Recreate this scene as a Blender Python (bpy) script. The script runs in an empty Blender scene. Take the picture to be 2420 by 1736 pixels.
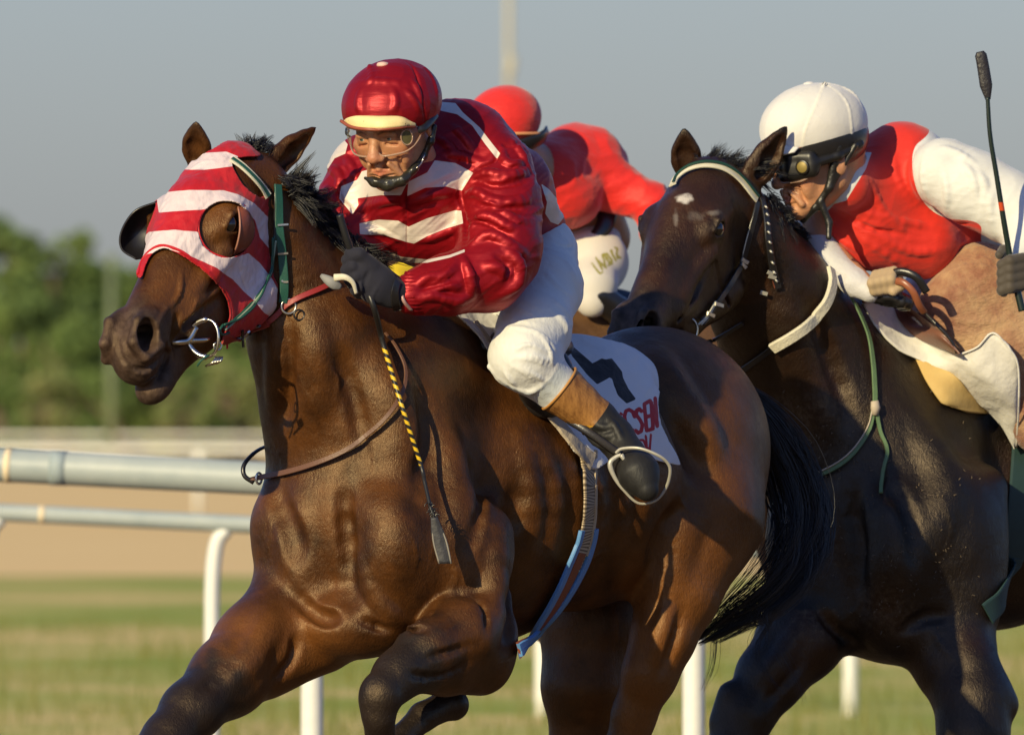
import bpy, math, random, bmesh
import numpy as np
from mathutils import Vector, noise as mnoise
random.seed(7); rng = np.random.default_rng(7)
S = bpy.context.scene
COL = S.collection

# ------------------------------------------------------------------ camera, sky, sun, exposure
DIST = 32.0; CAMZ = 1.37; HV = 990.0
cam = bpy.data.cameras.new('camera'); cam_o = bpy.data.objects.new('camera', cam); COL.objects.link(cam_o)
cam_o.location = (0, -DIST, CAMZ); cam_o.rotation_euler = (math.radians(90), 0, 0)
cam.sensor_width = 36; cam.lens = 32000 * 36 / 2420; cam.shift_y = (HV - 868) / 2420
cam.clip_start = 1; cam.clip_end = 5000
cam.dof.use_dof = True; cam.dof.focus_distance = DIST + 0.25; cam.dof.aperture_fstop = 9.0
S.camera = cam_o
SUN_AZ, SUN_EL = 211.0, 22.5      # compass-like: measured from +Y clockwise
w = bpy.data.worlds.new('World'); S.world = w; w.use_nodes = True
nt = w.node_tree; nt.nodes.clear()
sky = nt.nodes.new('ShaderNodeTexSky'); sky.sky_type = 'NISHITA'; sky.sun_disc = False
sky.sun_elevation = math.radians(SUN_EL); sky.sun_rotation = math.radians(SUN_AZ)
sky.air_density = 1.3; sky.dust_density = 0.7; sky.ozone_density = 4.0
tint = nt.nodes.new('ShaderNodeMix'); tint.data_type = 'RGBA'; tint.blend_type = 'MULTIPLY'
tint.inputs[0].default_value = 1; tint.inputs[7].default_value = (0.74, 0.83, 1.25, 1)
bg = nt.nodes.new('ShaderNodeBackground'); bg.inputs[1].default_value = 0.093
wo = nt.nodes.new('ShaderNodeOutputWorld')
nt.links.new(sky.outputs[0], tint.inputs[6]); nt.links.new(tint.outputs[2], bg.inputs[0]); nt.links.new(bg.outputs[0], wo.inputs[0])
sl = bpy.data.lights.new('sun', 'SUN'); sl.energy = 5.0; sl.angle = math.radians(0.6); sl.color = (1.0, 0.84, 0.48)
so = bpy.data.objects.new('sun', sl); COL.objects.link(so)
az, el = math.radians(SUN_AZ), math.radians(SUN_EL)
SD = Vector((math.sin(az) * math.cos(el), math.cos(az) * math.cos(el), math.sin(el)))
so.rotation_euler = SD.to_track_quat('Z', 'Y').to_euler()
S.view_settings.view_transform = 'Standard'; S.view_settings.look = 'None'
S.view_settings.exposure = 0.06; S.view_settings.gamma = 1.0
S.cycles.use_denoising = True

# ------------------------------------------------------------------ coordinates: model space (u, y, -v) in mm -> world metres
def W(p):
    p = np.asarray(p, float); q = np.empty_like(p)
    k = 1 + p[..., 1] / (DIST * 1000)
    q[..., 0] = (p[..., 0] - 1210) * .001 * k; q[..., 1] = p[..., 1] * .001
    q[..., 2] = CAMZ + (HV + p[..., 2]) * .001 * k
    return q
def nrm(v):
    v = np.asarray(v, float); return v / (np.linalg.norm(v) + 1e-12)
def frame(a, b):
    a = nrm(a); b = np.asarray(b, float); b = nrm(b - a * np.dot(a, b)); return np.stack([a, b, np.cross(a, b)], 1)
class Shape:                                # a signed distance model built of blended ellipsoids and tapered capsules
    def __init__(s): s.ops = []
    def E(s, c, r, R=None, k=20, sub=False):
        c = np.array([c[0], c[1], -c[2]], float); r = np.array(r, float)
        R = np.eye(3) if R is None else R
        ext = np.sqrt(((R * r) ** 2).sum(1)); s.ops.append(('E', c, r, R, k, sub, c - ext, c + ext)); return s
    def EL(s, c, r, R, k=20, sub=False):    # centre already in model space
        return s.E((c[0], c[1], -c[2]), r, R, k, sub)
    def C(s, a, b, ra, rb, k=20, sub=False, sq=None):
        a = np.array([a[0], a[1], -a[2]], float); b = np.array([b[0], b[1], -b[2]], float)
        return s.CL(a, b, ra, rb, k, sub, sq)
    def CL(s, a, b, ra, rb, k=20, sub=False, sq=None):
        a = np.asarray(a, float); b = np.asarray(b, float); m = max(ra, rb)
        if sq is not None: sq = (nrm(sq[0]), sq[1])
        s.ops.append(('C', a, b, (ra, rb), sq, k, sub, np.minimum(a, b) - m, np.maximum(a, b) + m)); return s
    def chain(s, pts, k=20, sub=False, sq=None):
        for p, q in zip(pts[:-1], pts[1:]): s.C(p[:3], q[:3], p[3], q[3], k, sub, sq)
        return s
    @staticmethod
    def prim(o, x, y, z):
        if o[0] == 'E':
            _, c, r, R = o[:4]; dx, dy, dz = x - c[0], y - c[1], z - c[2]; k0 = 0; k1 = 0
            for i in range(3):
                l = (R[0, i] * dx + R[1, i] * dy + R[2, i] * dz) / r[i]; k0 = k0 + l * l; k1 = k1 + (l / r[i]) ** 2
            k0 = np.sqrt(k0); k1 = np.sqrt(k1) + 1e-9
            return k0 * (k0 - 1) / k1
        _, a, b, rr, sq = o[:5]; ba = b - a; L2 = max(ba @ ba, 1e-6)
        dx, dy, dz = x - a[0], y - a[1], z - a[2]
        t = np.clip((dx * ba[0] + dy * ba[1] + dz * ba[2]) / L2, 0, 1)
        qx, qy, qz = dx - t * ba[0], dy - t * ba[1], dz - t * ba[2]
        rad = rr[0] + (rr[1] - rr[0]) * t
        if sq is not None:
            n, f = sq; c = qx * n[0] + qy * n[1] + qz * n[2]; d2 = qx * qx + qy * qy + qz * qz
            d = np.sqrt(np.maximum(d2 - c * c + (c / f) ** 2, 1e-9)); return (d - rad) * (f if f < 1 else 1)
        return np.sqrt(qx * qx + qy * qy + qz * qz) - rad
    @staticmethod
    def blend(A, d, k, sub):
        if sub:
            h = np.clip(.5 - .5 * (A + d) / k, 0, 1); return A * (1 - h) + (-d) * h + k * h * (1 - h)
        h = np.clip(.5 + .5 * (A - d) / k, 0, 1); return A * (1 - h) + d * h - k * h * (1 - h)
    def at(s, P):
        P = np.asarray(P, float); x, y, z = P[..., 0], P[..., 1], P[..., 2]; A = np.full(x.shape, 1e3)
        for o in s.ops: A = s.blend(A, s.prim(o, x, y, z), o[-4], o[-3])
        return A
    def grad(s, P, e=3.0):
        P = np.asarray(P, float); g = np.stack([s.at(P + np.eye(3)[i] * e) - s.at(P - np.eye(3)[i] * e) for i in range(3)], -1)
        return g / (np.linalg.norm(g, axis=-1, keepdims=True) + 1e-9)
    def hit(s, uv, y0=None, y1=None, off=0.0, dflt=None):   # nearest surface depth behind each (u, v)
        uv = np.asarray(uv, float); n_ = [o for o in s.ops if not o[-3]]; y0 = min(o[-2][1] for o in n_) - 20 if y0 is None else y0; y1 = max(o[-1][1] for o in n_) if y1 is None else y1; ys = np.arange(y0, y1, 6.0)
        P = np.empty((len(uv), len(ys), 3)); P[..., 0] = uv[:, :1]; P[..., 1] = ys; P[..., 2] = -uv[:, 1:2]
        D = s.at(P) - off; ins = D < 0; i = ins.argmax(1); ok = ins.any(1) & (i > 0); i = np.maximum(i, 1)
        n = np.arange(len(uv)); d0, d1 = D[n, i - 1], D[n, i]
        y = ys[i - 1] + 6 * d0 / (d0 - d1 + 1e-9)
        if not ok.all():
            if ok.any(): y = np.where(ok, y, np.interp(n, n[ok], y[ok]))
            else: y = np.full(len(uv), dflt if dflt is not None else 0.0)
        return y
    def _pn(s, pts, n):
        uv = spline([q[:2] for q in pts], n); y = smooth1(s.hit(uv), 3); P = np.stack([uv[:, 0], y, -uv[:, 1]], 1); N = s.grad(P, 10.0)
        return P, N
    def _tp(s, r, h, k, n):
        t = np.linspace(0, 1, n); rr = np.interp(t, np.linspace(0, 1, len(r)), r) if hasattr(r, '__len__') else np.full(n, float(r))
        w_ = np.clip(np.minimum(t, 1 - t) * 3.2, 0, 1); return rr, (h + k * .25) * w_ - k * .28
    def ridge(s, pts, r, h, k=14, n=8):     # muscle, vein or bone edge raised h above the present surface; r may be per end
        P, N = s._pn(pts, n); rr, hh = s._tp(r, h, k, n); C = P - N * (rr - hh)[:, None]
        for i in range(n - 1): s.CL(C[i], C[i + 1], rr[i], rr[i + 1], k)
        return s
    def groove(s, pts, r, h, k=14, n=8):    # crease cut h deep into the present surface
        P, N = s._pn(pts, n); rr, hh = s._tp(r, h, k, n); C = P + N * (rr - hh)[:, None]
        for i in range(n - 1): s.CL(C[i], C[i + 1], rr[i], rr[i + 1], k, True)
        return s
    def mesh(s, h, lo=None, hi=None, off=0.0, disp=None):
        los = np.min([o[-2] for o in s.ops if not o[-3]], 0) - 4 * h - off; his = np.max([o[-1] for o in s.ops if not o[-3]], 0) + 4 * h + off
        if lo is not None: los = np.maximum(los, lo)
        if hi is not None: his = np.minimum(his, hi)
        n = np.ceil((his - los) / h).astype(int) + 1
        D = np.full(n, 1e3, np.float32); ax = [(los[i] + h * np.arange(n[i])).astype(np.float32) for i in range(3)]
        for o in s.ops:
            m = o[-4] + off + 4 * h
            a = np.clip(np.floor((o[-2] - m - los) / h).astype(int), 0, n); b = np.clip(np.ceil((o[-1] + m - los) / h).astype(int) + 1, 0, n)
            if (b <= a).any(): continue
            sl_ = tuple(slice(a[i], b[i]) for i in range(3))
            d = s.prim(o, ax[0][a[0]:b[0], None, None], ax[1][None, a[1]:b[1], None], ax[2][None, None, a[2]:b[2]])
            D[sl_] = s.blend(D[sl_], d, o[-4], o[-3])
        D -= off
        if disp is not None: disp(D, ax)
        return nets(D, los, h)
def nets(D, lo, h):                         # surface nets
    I = (D < 0); n = D.shape
    c = np.zeros([k - 1 for k in n], np.int8)
    for a in (0, 1):
        for b in (0, 1):
            for d in (0, 1): c += I[a:n[0] - 1 + a, b:n[1] - 1 + b, d:n[2] - 1 + d]
    act = (c > 0) & (c < 8); del c
    ijk = np.argwhere(act); idx = np.full(act.shape, -1, np.int32); idx[act] = np.arange(len(ijk))
    cor = [(a, b, d) for a in (0, 1) for b in (0, 1) for d in (0, 1)]
    V = np.stack([D[ijk[:, 0] + a, ijk[:, 1] + b, ijk[:, 2] + d] for a, b, d in cor], 1)
    acc = np.zeros((len(ijk), 3)); cnt = np.zeros(len(ijk))
    for p in range(8):
        for q in range(p + 1, 8):
            if sum(abs(cor[p][i] - cor[q][i]) for i in range(3)) != 1: continue
            x = (V[:, p] < 0) != (V[:, q] < 0); t = V[:, p] / np.where(x, V[:, p] - V[:, q], 1)
            P = np.array(cor[p])[None] + t[:, None] * (np.array(cor[q]) - np.array(cor[p]))[None]
            acc += np.where(x[:, None], P, 0); cnt += x
    vs = lo + h * (ijk + acc / cnt[:, None]); F = []
    for ax in range(3):
        e = I.take(range(n[ax] - 1), ax) != I.take(range(1, n[ax]), ax); s0 = I.take(range(n[ax] - 1), ax)
        o1, o2 = (ax + 1) % 3, (ax + 2) % 3
        sl_ = [slice(None)] * 3; sl_[o1] = slice(1, n[o1] - 1); sl_[o2] = slice(1, n[o2] - 1)
        q = np.argwhere(e[tuple(sl_)]); q[:, o1] += 1; q[:, o2] += 1
        if not len(q): continue
        def g(d1, d2):
            r = q.copy(); r[:, o1] -= d1; r[:, o2] -= d2; return idx[r[:, 0], r[:, 1], r[:, 2]]
        f = np.stack([g(0, 0), g(1, 0), g(1, 1), g(0, 1)], 1); inside = s0[q[:, 0], q[:, 1], q[:, 2]]
        f[~inside] = f[~inside][:, ::-1]; F.append(f)
    F = np.concatenate(F); F = F[(F >= 0).all(1)]
    return vs, F
def sub_mesh(V, F, keep):                   # keep: bool per face
    F = F[keep]; u, inv = np.unique(F, return_inverse=True); return V[u], inv.reshape(F.shape)
def clip_mesh(V, F, m):                     # keep where m > 0 with a smooth cut edge
    k = (m[F] > 0).any(1); F2 = F[k]
    E = np.concatenate([F2[:, [i, (i + 1) % 4]] for i in range(4)]); a, b = E[:, 0], E[:, 1]
    x = (m[a] > 0) != (m[b] > 0); a, b = a[x], b[x]; sw = m[a] > 0; a, b = np.where(sw, b, a), np.where(sw, a, b)  # a outside, b inside
    t = m[a] / (m[a] - m[b]); P = V[a] + (V[b] - V[a]) * t[:, None]
    acc = np.zeros_like(V); cnt = np.zeros(len(V)); np.add.at(acc, a, P); np.add.at(cnt, a, 1)
    V2 = V.copy(); z = cnt > 0; V2[z] = acc[z] / cnt[z][:, None]
    bad = (m <= 0) & ~z; F2 = F2[~bad[F2].any(1)]
    u, inv = np.unique(F2, return_inverse=True); return V2[u], inv.reshape(F2.shape), u
def vnormals(V, F):
    n = np.cross(V[F[:, 2]] - V[F[:, 0]], V[F[:, 3]] - V[F[:, 1]]); N = np.zeros_like(V)
    for i in range(4): np.add.at(N, F[:, i], n)
    return N / (np.linalg.norm(N, axis=1, keepdims=True) + 1e-12)
def vnoise(P, seed=0):                      # smooth value noise in [-1, 1]
    P = np.asarray(P, float); i = np.floor(P).astype(np.int64); f = P - i; f = f * f * (3 - 2 * f); out = 0
    for a in (0, 1):
        for b in (0, 1):
            for c in (0, 1):
                hsh = ((i[..., 0] + a) * 374761393 + (i[..., 1] + b) * 668265263 + (i[..., 2] + c) * 2147483647 + seed * 974711) & 0xffffffff
                hsh = ((hsh ^ (hsh >> 13)) * 1274126177) & 0xffffffff; v = ((hsh ^ (hsh >> 16)) & 0xffff) / 32767.5 - 1
                out = out + v * (f[..., 0] if a else 1 - f[..., 0]) * (f[..., 1] if b else 1 - f[..., 1]) * (f[..., 2] if c else 1 - f[..., 2])
    return out
def fbm(P, o=3, seed=0):
    return sum(vnoise(P * 2.03 ** i, seed + i) * .5 ** i for i in range(o))
def polysd(P, poly):                        # signed distance to a polygon, positive inside; P (n,2)
    P = np.asarray(P, float); poly = np.asarray(poly, float); d = np.full(len(P), 1e9); ins = np.zeros(len(P), bool)
    for a, b in zip(poly, np.roll(poly, -1, 0)):
        e = b - a; wv = P - a; t = np.clip((wv @ e) / (e @ e + 1e-9), 0, 1); q = wv - t[:, None] * e
        d = np.minimum(d, (q * q).sum(1))
        c = ((a[1] > P[:, 1]) != (b[1] > P[:, 1])) & (P[:, 0] < (b[0] - a[0]) * (P[:, 1] - a[1]) / (b[1] - a[1] + 1e-12) + a[0]); ins ^= c
    d = np.sqrt(d); return np.where(ins, d, -d)
def uvof(V): return np.stack([V[:, 0], -V[:, 2]], 1)
def warp(V, pairs, sig=60):                 # small corrections of shape: move points near (u0,v0) towards (u1,v1)
    uv = uvof(V); src = np.array([p[:2] for p in pairs], float); dst = np.array([p[2:4] for p in pairs], float)
    K = np.exp(-((src[:, None] - src[None]) ** 2).sum(-1) / (2 * sig ** 2)); c = np.linalg.solve(K + 1e-3 * np.eye(len(K)), dst - src)
    out = V.copy()
    for s_, cc in zip(src, c):
        g = np.exp(-((uv - s_) ** 2).sum(1) / (2 * sig ** 2)); out[:, 0] += g * cc[0]; out[:, 2] -= g * cc[1]
    return out
def spline(pts, n=60, closed=False):
    P = np.asarray(pts, float); m = len(P)
    if m < 3: t = np.linspace(0, 1, n)[:, None]; return P[0] + (P[-1] - P[0]) * t
    if closed: Q = np.concatenate([P[-1:], P, P[:2]]); seg = m
    else: Q = np.concatenate([2 * P[:1] - P[1:2], P, 2 * P[-1:] - P[-2:-1]]); seg = m - 1
    t = np.linspace(0, seg, n, endpoint=not closed); i = np.minimum(t.astype(int), seg - 1); f = (t - i)[:, None]
    p0, p1, p2, p3 = Q[i], Q[i + 1], Q[i + 2], Q[i + 3]
    return .5 * (2 * p1 + (p2 - p0) * f + (2 * p0 - 5 * p1 + 4 * p2 - p3) * f ** 2 + (3 * p1 - p0 - 3 * p2 + p3) * f ** 3)

# ------------------------------------------------------------------ objects
def tag(o, label=None, cat=None, group=None, kind=None):
    if label: o['label'] = label
    if cat: o['category'] = cat
    if group: o['group'] = group
    if kind: o['kind'] = kind
    return o
def empty(name, p, label=None, cat=None, group=None):
    o = bpy.data.objects.new(name, None); COL.objects.link(o); o.location = W(np.array([p[0], p[1], -p[2]], float)); o.empty_display_size = .1
    return tag(o, label, cat, group)
def mk(name, V, F, mat, parent=None, attrs=None, smooth=True, world=False, mats=None, midx=None):
    Vw = np.asarray(V, float) if world else W(V)
    if parent is not None: Vw = Vw - np.array(parent.matrix_world.translation if parent.parent is None and parent.type == 'EMPTY' else (0, 0, 0))
    me = bpy.data.meshes.new(name)
    if isinstance(F, np.ndarray):
        me.vertices.add(len(Vw)); me.vertices.foreach_set('co', Vw.astype(np.float32).ravel())
        k = F.shape[1]; me.loops.add(F.size); me.loops.foreach_set('vertex_index', F.astype(np.int32).ravel())
        me.polygons.add(len(F)); me.polygons.foreach_set('loop_start', (np.arange(len(F)) * k).astype(np.int32))
        me.update(calc_edges=True)
    else:
        me.from_pydata(Vw.tolist(), [], F); me.update()
    me.polygons.foreach_set('use_smooth', np.full(len(me.polygons), smooth)); 
    for m in (mats or [mat]): me.materials.append(m)
    if midx is not None: me.polygons.foreach_set('material_index', np.asarray(midx, np.int32))
    for k_, v in (attrs or {}).items():
        a = me.attributes.new(k_, 'FLOAT', 'POINT'); a.data.foreach_set('value', np.asarray(v, np.float32))
    me.validate()
    o = bpy.data.objects.new(name, me); COL.objects.link(o)
    if parent is not None: o.parent = parent
    return o
def origin_of(o):                           # world offset of a parent chain (all rotations are zero)
    p = np.zeros(3)
    while o is not None: p += np.array(o.location); o = o.parent
    return p
_mk = mk
def mk(name, V, F, mat, parent=None, attrs=None, smooth=True, world=False, mats=None, midx=None):
    Vw = np.asarray(V, float) if world else W(V)
    if parent is not None: Vw = Vw - origin_of(parent)
    o = _mk(name, Vw, F, mat, None, attrs, smooth, True, mats, midx); o.parent = parent
    return o
def tube(P, r, n=8, cap=True, flat=None):   # P (m,3) model space, r scalar or (m,), returns V,F lists
    P = np.asarray(P, float); m = len(P); r = np.broadcast_to(np.asarray(r, float), (m,))
    T = np.gradient(P, axis=0); T /= np.linalg.norm(T, axis=1, keepdims=True) + 1e-9
    ref = np.array([0, 1, 0.]) if abs(T[0, 1]) < .9 else np.array([1., 0, 0]); B = []
    b = nrm(np.cross(T[0], ref))
    for t in T: b = nrm(b - t * (b @ t)); B.append(b)
    B = np.array(B); N = np.cross(T, B); a = np.arange(n) * 2 * np.pi / n
    fx = flat if flat else 1
    V = (P[:, None] + r[:, None, None] * (np.cos(a)[None, :, None] * B[:, None] + fx * np.sin(a)[None, :, None] * N[:, None])).reshape(-1, 3)
    i = np.arange(m - 1)[:, None] * n; j = np.arange(n)[None]; F = np.stack([i + j, i + (j + 1) % n, i + n + (j + 1) % n, i + n + j], -1).reshape(-1, 4)
    F = F.tolist()
    if cap: F.append(list(range(n))[::-1]); F.append(list(range((m - 1) * n, m * n)))
    return V, F
def join(parts):
    V, F, o = [], [], 0
    for v, f in parts:
        V.append(np.asarray(v, float)); F += [[i + o for i in q] for q in (f.tolist() if isinstance(f, np.ndarray) else f)]; o += len(v)
    return np.concatenate(V), F
def strands(lines, r0, r1=0.15, n=3):       # many tapered hairs -> one mesh; lines (k,m,3)
    L = np.asarray(lines, float); k, m, _ = L.shape
    T = np.gradient(L, axis=1); T /= np.linalg.norm(T, axis=2, keepdims=True) + 1e-9
    ref = np.array([.3, 1, .2]); B = np.cross(T, ref); B /= np.linalg.norm(B, axis=2, keepdims=True) + 1e-9; N = np.cross(T, B)
    r = np.linspace(1, r1, m)[None, :] * np.broadcast_to(np.asarray(r0, float), (k,))[:, None]; a = np.arange(n) * 2 * np.pi / n
    V = L[:, :, None] + r[:, :, None, None] * (np.cos(a)[:, None] * B[:, :, None] + np.sin(a)[:, None] * N[:, :, None])
    base = (np.arange(k)[:, None, None] * m + np.arange(m - 1)[None, :, None]) * n; j = np.arange(n)[None, None]
    F = np.stack([base + j, base + (j + 1) % n, base + n + (j + 1) % n, base + n + j], -1).reshape(-1, 4)
    return V.reshape(-1, 3), F
def ribbon(P, N, wd, th, wob=0):            # strap: centre line P, outward normals N, width, thickness
    P = np.asarray(P, float); m = len(P); T = np.gradient(P, axis=0); T /= np.linalg.norm(T, axis=1, keepdims=True) + 1e-9
    N = N - T * (N * T).sum(1, keepdims=True); N /= np.linalg.norm(N, axis=1, keepdims=True) + 1e-9; B = np.cross(T, N)
    wd = np.broadcast_to(np.asarray(wd, float), (m,))[:, None]
    prof = [(-.5, 0), (-.5, .7), (-.42, 1), (.42, 1), (.5, .7), (.5, 0)]
    V = np.stack([P + B * wd * a + N * th * b for a, b in prof], 1).reshape(-1, 3); n = len(prof)
    i = np.arange(m - 1)[:, None] * n; j = np.arange(n)[None]; F = np.stack([i + j, i + n + j, i + n + (j + 1) % n, i + (j + 1) % n], -1).reshape(-1, 4).tolist()
    F.append(list(range(n))); F.append(list(range((m - 1) * n, m * n))[::-1]); return V, F
def smooth1(a, k):
    for _ in range(k): a = np.concatenate([a[:1], (a[:-2] + 2 * a[1:-1] + a[2:]) / 4, a[-1:]])
    return a
def on_surface(shape, uvpts, n=50, off=0, y0=None, y1=None, sm=6, closed=False):
    uv = spline(uvpts, n, closed); y = smooth1(shape.hit(uv, y0, y1), sm); P = np.stack([uv[:, 0], y, -uv[:, 1]], 1)
    N = shape.grad(P, 8.0); N = np.stack([smooth1(N[:, i], sm) for i in range(3)], 1); N /= np.linalg.norm(N, axis=1, keepdims=True) + 1e-9
    return P + N * off, N
def crest(shape, vs, ulo, uhi):            # rightmost point of the form at each height
    out = []
    for v in vs:
        u = np.arange(ulo, uhi, 4.0); uv = np.stack([u, np.full(len(u), float(v))], 1); D = np.full(len(u), 9.0); ys = np.arange(min(o[-2][1] for o in shape.ops), max(o[-1][1] for o in shape.ops), 8.0)
        P = np.empty((len(u), len(ys), 3)); P[..., 0] = u[:, None]; P[..., 1] = ys; P[..., 2] = -v; A = shape.at(P); ok = (A < 0).any(1); i = np.where(ok)[0]
        i = i[-1] if len(i) else 0; out.append((u[i] - 4, ys[A[i].argmin()], v))
    return out
def strap(name, shape, uvpts, wd, th, mat, parent, n=50, off=-1, **kw):
    P, N = on_surface(shape, uvpts, n, off, **kw); V, F = ribbon(P, N, wd, th); return mk(name, V, F, mat, parent, smooth=False)

# ------------------------------------------------------------------ materials
def lin(c):
    if isinstance(c, str): c = [int(c[i:i + 2], 16) / 255 for i in (0, 2, 4)]; c = [x / 12.92 if x <= .04045 else ((x + .055) / 1.055) ** 2.4 for x in c]
    return tuple(c) + (1,)
class M:
    def __init__(s, name):
        s.m = bpy.data.materials.new(name); s.m.use_nodes = True; s.t = s.m.node_tree; s.b = s.t.nodes['Principled BSDF']
    def n(s, typ, **kw):
        x = s.t.nodes.new(typ)
        for k, v in kw.items(): setattr(x, k, v)
        return x
    def l(s, a, b): s.t.links.new(a, b)
    def attr(s, nm): return s.n('ShaderNodeAttribute', attribute_name=nm).outputs['Fac']
    def coord(s, scale=(1, 1, 1), rot=(0, 0, 0)):
        g = s.n('ShaderNodeNewGeometry'); mp = s.n('ShaderNodeMapping'); s.l(g.outputs['Position'], mp.inputs[0]); mp.inputs['Scale'].default_value = scale; mp.inputs['Rotation'].default_value = rot; return mp.outputs[0]
    def noise(s, scale, detail=3, rough=.5, vec=None, out=0):
        x = s.n('ShaderNodeTexNoise'); x.inputs['Scale'].default_value = scale; x.inputs['Detail'].default_value = detail; x.inputs['Roughness'].default_value = rough
        s.l(vec if vec is not None else s.coord(), x.inputs['Vector']); return x.outputs[out]
    def ramp(s, fac, stops, interp='LINEAR'):
        r = s.n('ShaderNodeValToRGB'); r.color_ramp.interpolation = interp; e = r.color_ramp.elements
        while len(e) < len(stops): e.new(.5)
        for i, (p, c) in enumerate(stops): e[i].position = p; e[i].color = lin(c) if not isinstance(c, (int, float)) else (c, c, c, 1)
        s.l(fac, r.inputs[0]); return r.outputs[0]
    def mix(s, f, a, b, mode='MIX'):
        x = s.n('ShaderNodeMix', data_type='RGBA', blend_type=mode)
        for v, i in ((f, 0), (a, 6), (b, 7)):
            if hasattr(v, 'default_value') or hasattr(v, 'links'): s.l(v, x.inputs[i])
            else: x.inputs[i].default_value = v if i == 0 else lin(v)
        return x.outputs[2]
    def map(s, v, a, b, c=0, d=1):
        x = s.n('ShaderNodeMapRange'); x.clamp = True; s.l(v, x.inputs[0])
        for i, q in enumerate((a, b, c, d)): x.inputs[1 + i].default_value = q
        return x.outputs[0]
    def math(s, op, a, b=0):
        x = s.n('ShaderNodeMath', operation=op)
        for i, v in enumerate((a, b)):
            if hasattr(v, 'links'): s.l(v, x.inputs[i])
            else: x.inputs[i].default_value = v
        return x.outputs[0]
    def col(s, c):
        if hasattr(c, 'links'): s.l(c, s.b.inputs['Base Color'])
        else: s.b.inputs['Base Color'].default_value = lin(c)
        return s
    def set(s, **kw):
        for k, v in kw.items():
            i = s.b.inputs[k.replace('_', ' ')]
            if hasattr(v, 'links'): s.l(v, i)
            else: i.default_value = v
        return s
    def bump(s, hgt, dist=.002, st=1.0):
        x = s.n('ShaderNodeBump'); x.inputs['Distance'].default_value = dist; x.inputs['Strength'].default_value = st; s.l(hgt, x.inputs['Height'])
        if s.b.inputs['Normal'].links: s.l(s.b.inputs['Normal'].links[0].from_socket, x.inputs['Normal'])
        s.l(x.outputs[0], s.b.inputs['Normal']); return s
def simple(name, c, rough=.6, metal=0, bump=None, spec=None, var=.15):
    m = M(name); n = m.noise(35, 4); a = tuple(x * (1 - var) for x in c) if not isinstance(c, str) else tuple(x * (1 - var) for x in lin(c)[:3]); b = tuple(min(1, x * (1 + var)) for x in (c if not isinstance(c, str) else lin(c)[:3]))
    m.col(m.mix(n, a, b)).set(Roughness=rough, Metallic=metal)
    if spec is not None: m.set(Specular_IOR_Level=spec)
    if bump: m.bump(m.noise(bump[0], 4), bump[1])
    return m.m

def strokesd(P, lines, hw):                 # positive inside strokes of half width hw
    d = np.full(len(P), 1e9)
    for L in lines:
        for a, b in zip(L[:-1], L[1:]):
            a, b = np.array(a, float), np.array(b, float); e = b - a; t = np.clip(((P - a) @ e) / (e @ e + 1e-9), 0, 1); d = np.minimum(d, np.linalg.norm(P - a - t[:, None] * e, axis=1))
    return hw - d
def loft(curves, n=40, m=12, closed=False): # smooth surface through a list of curves (model space, z up)
    G = np.stack([spline(c, n, closed) for c in curves]); H_ = np.stack([spline(G[:, i], m) for i in range(n)], 0)
    V = H_.reshape(-1, 3); k = n if closed else n - 1; i = np.arange(k)[:, None]; j = np.arange(m - 1)[None]; i2 = (i + 1) % n
    return V, np.stack([i * m + j, i2 * m + j, i2 * m + j + 1, i * m + j + 1], -1).reshape(-1, 4)
def xyz(pts): return [(a, b, -c) for a, b, c in pts]
def folds(V, F, amp, sx, rot=(0, 0), seed=0, sharp=1.5):  # cloth creases pushed along the normal
    N = vnormals(V, F); c, s_ = math.cos(rot[0]), math.sin(rot[0]); P = V.copy(); x = V[:, 0] * c + V[:, 2] * s_; z = -V[:, 0] * s_ + V[:, 2] * c
    P = np.stack([x / sx[0], V[:, 1] / sx[1], z / sx[2]], 1); P = P + .5 * np.stack([vnoise(P * .7, seed + 9)] * 3, 1)
    r = 1 - np.abs(vnoise(P, seed)) * 2; return V + N * (amp * np.sign(r) * np.abs(r) ** sharp)[:, None]

# ================================================================== setting
def ground_z(Y): return 0.0
def plane_strip(name, y0, y1, x, mat, z, nx=2, ny=2):
    xs = np.linspace(-x, x, nx); ys = np.linspace(y0, y1, ny)
    V = [(a, b, z) for b in ys for a in xs]; F = [[j * nx + i, j * nx + i + 1, (j + 1) * nx + i + 1, (j + 1) * nx + i] for j in range(ny - 1) for i in range(nx - 1)]
    return tag(mk(name, V, F, mat, None, smooth=False, world=True), kind='structure')
g = M('turf'); v = g.coord((.35, .35, 1)); n1 = g.noise(1, 4, .6, v); 
v2 = g.coord((.22, .13, 1)); n2 = g.noise(1, 5, .62, v2); n3 = g.noise(14, 4, .6)
c1 = g.ramp(n2, [(.39, (.24, .33, .04)), (.48, (.50, .47, .13)), (.56, (.90, .62, .29))])
c1 = g.mix(g.ramp(n3, [(.35, 0.0), (.7, 1.0)]), c1, (.28, .33, .06)); g.col(g.mix(.12, c1, (.54, .46, .17))).set(Roughness=.95, Specular_IOR_Level=.1)
plane_strip('ground', -60, 1800, 1500, g.m, 0.0)
g = M('dirt_track'); v = g.coord((.3, 1.2, 1)); g.col(g.ramp(g.noise(1, 4, .6, v), [(.3, (.80, .55, .24)), (.7, (.90, .66, .32))])).set(Roughness=.95, Specular_IOR_Level=.1)
plane_strip('dirt_track', 86, 520, 1500, g.m, 0.004)
g = M('dirt_near'); g.col(g.ramp(g.noise(6, 5, .65), [(.3, (.13, .09, .05)), (.7, (.20, .14, .08))])).set(Roughness=.95, Specular_IOR_Level=.1)
plane_strip('racing_track', -50, 25.5, 1500, g.m, 0.004)
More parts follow.
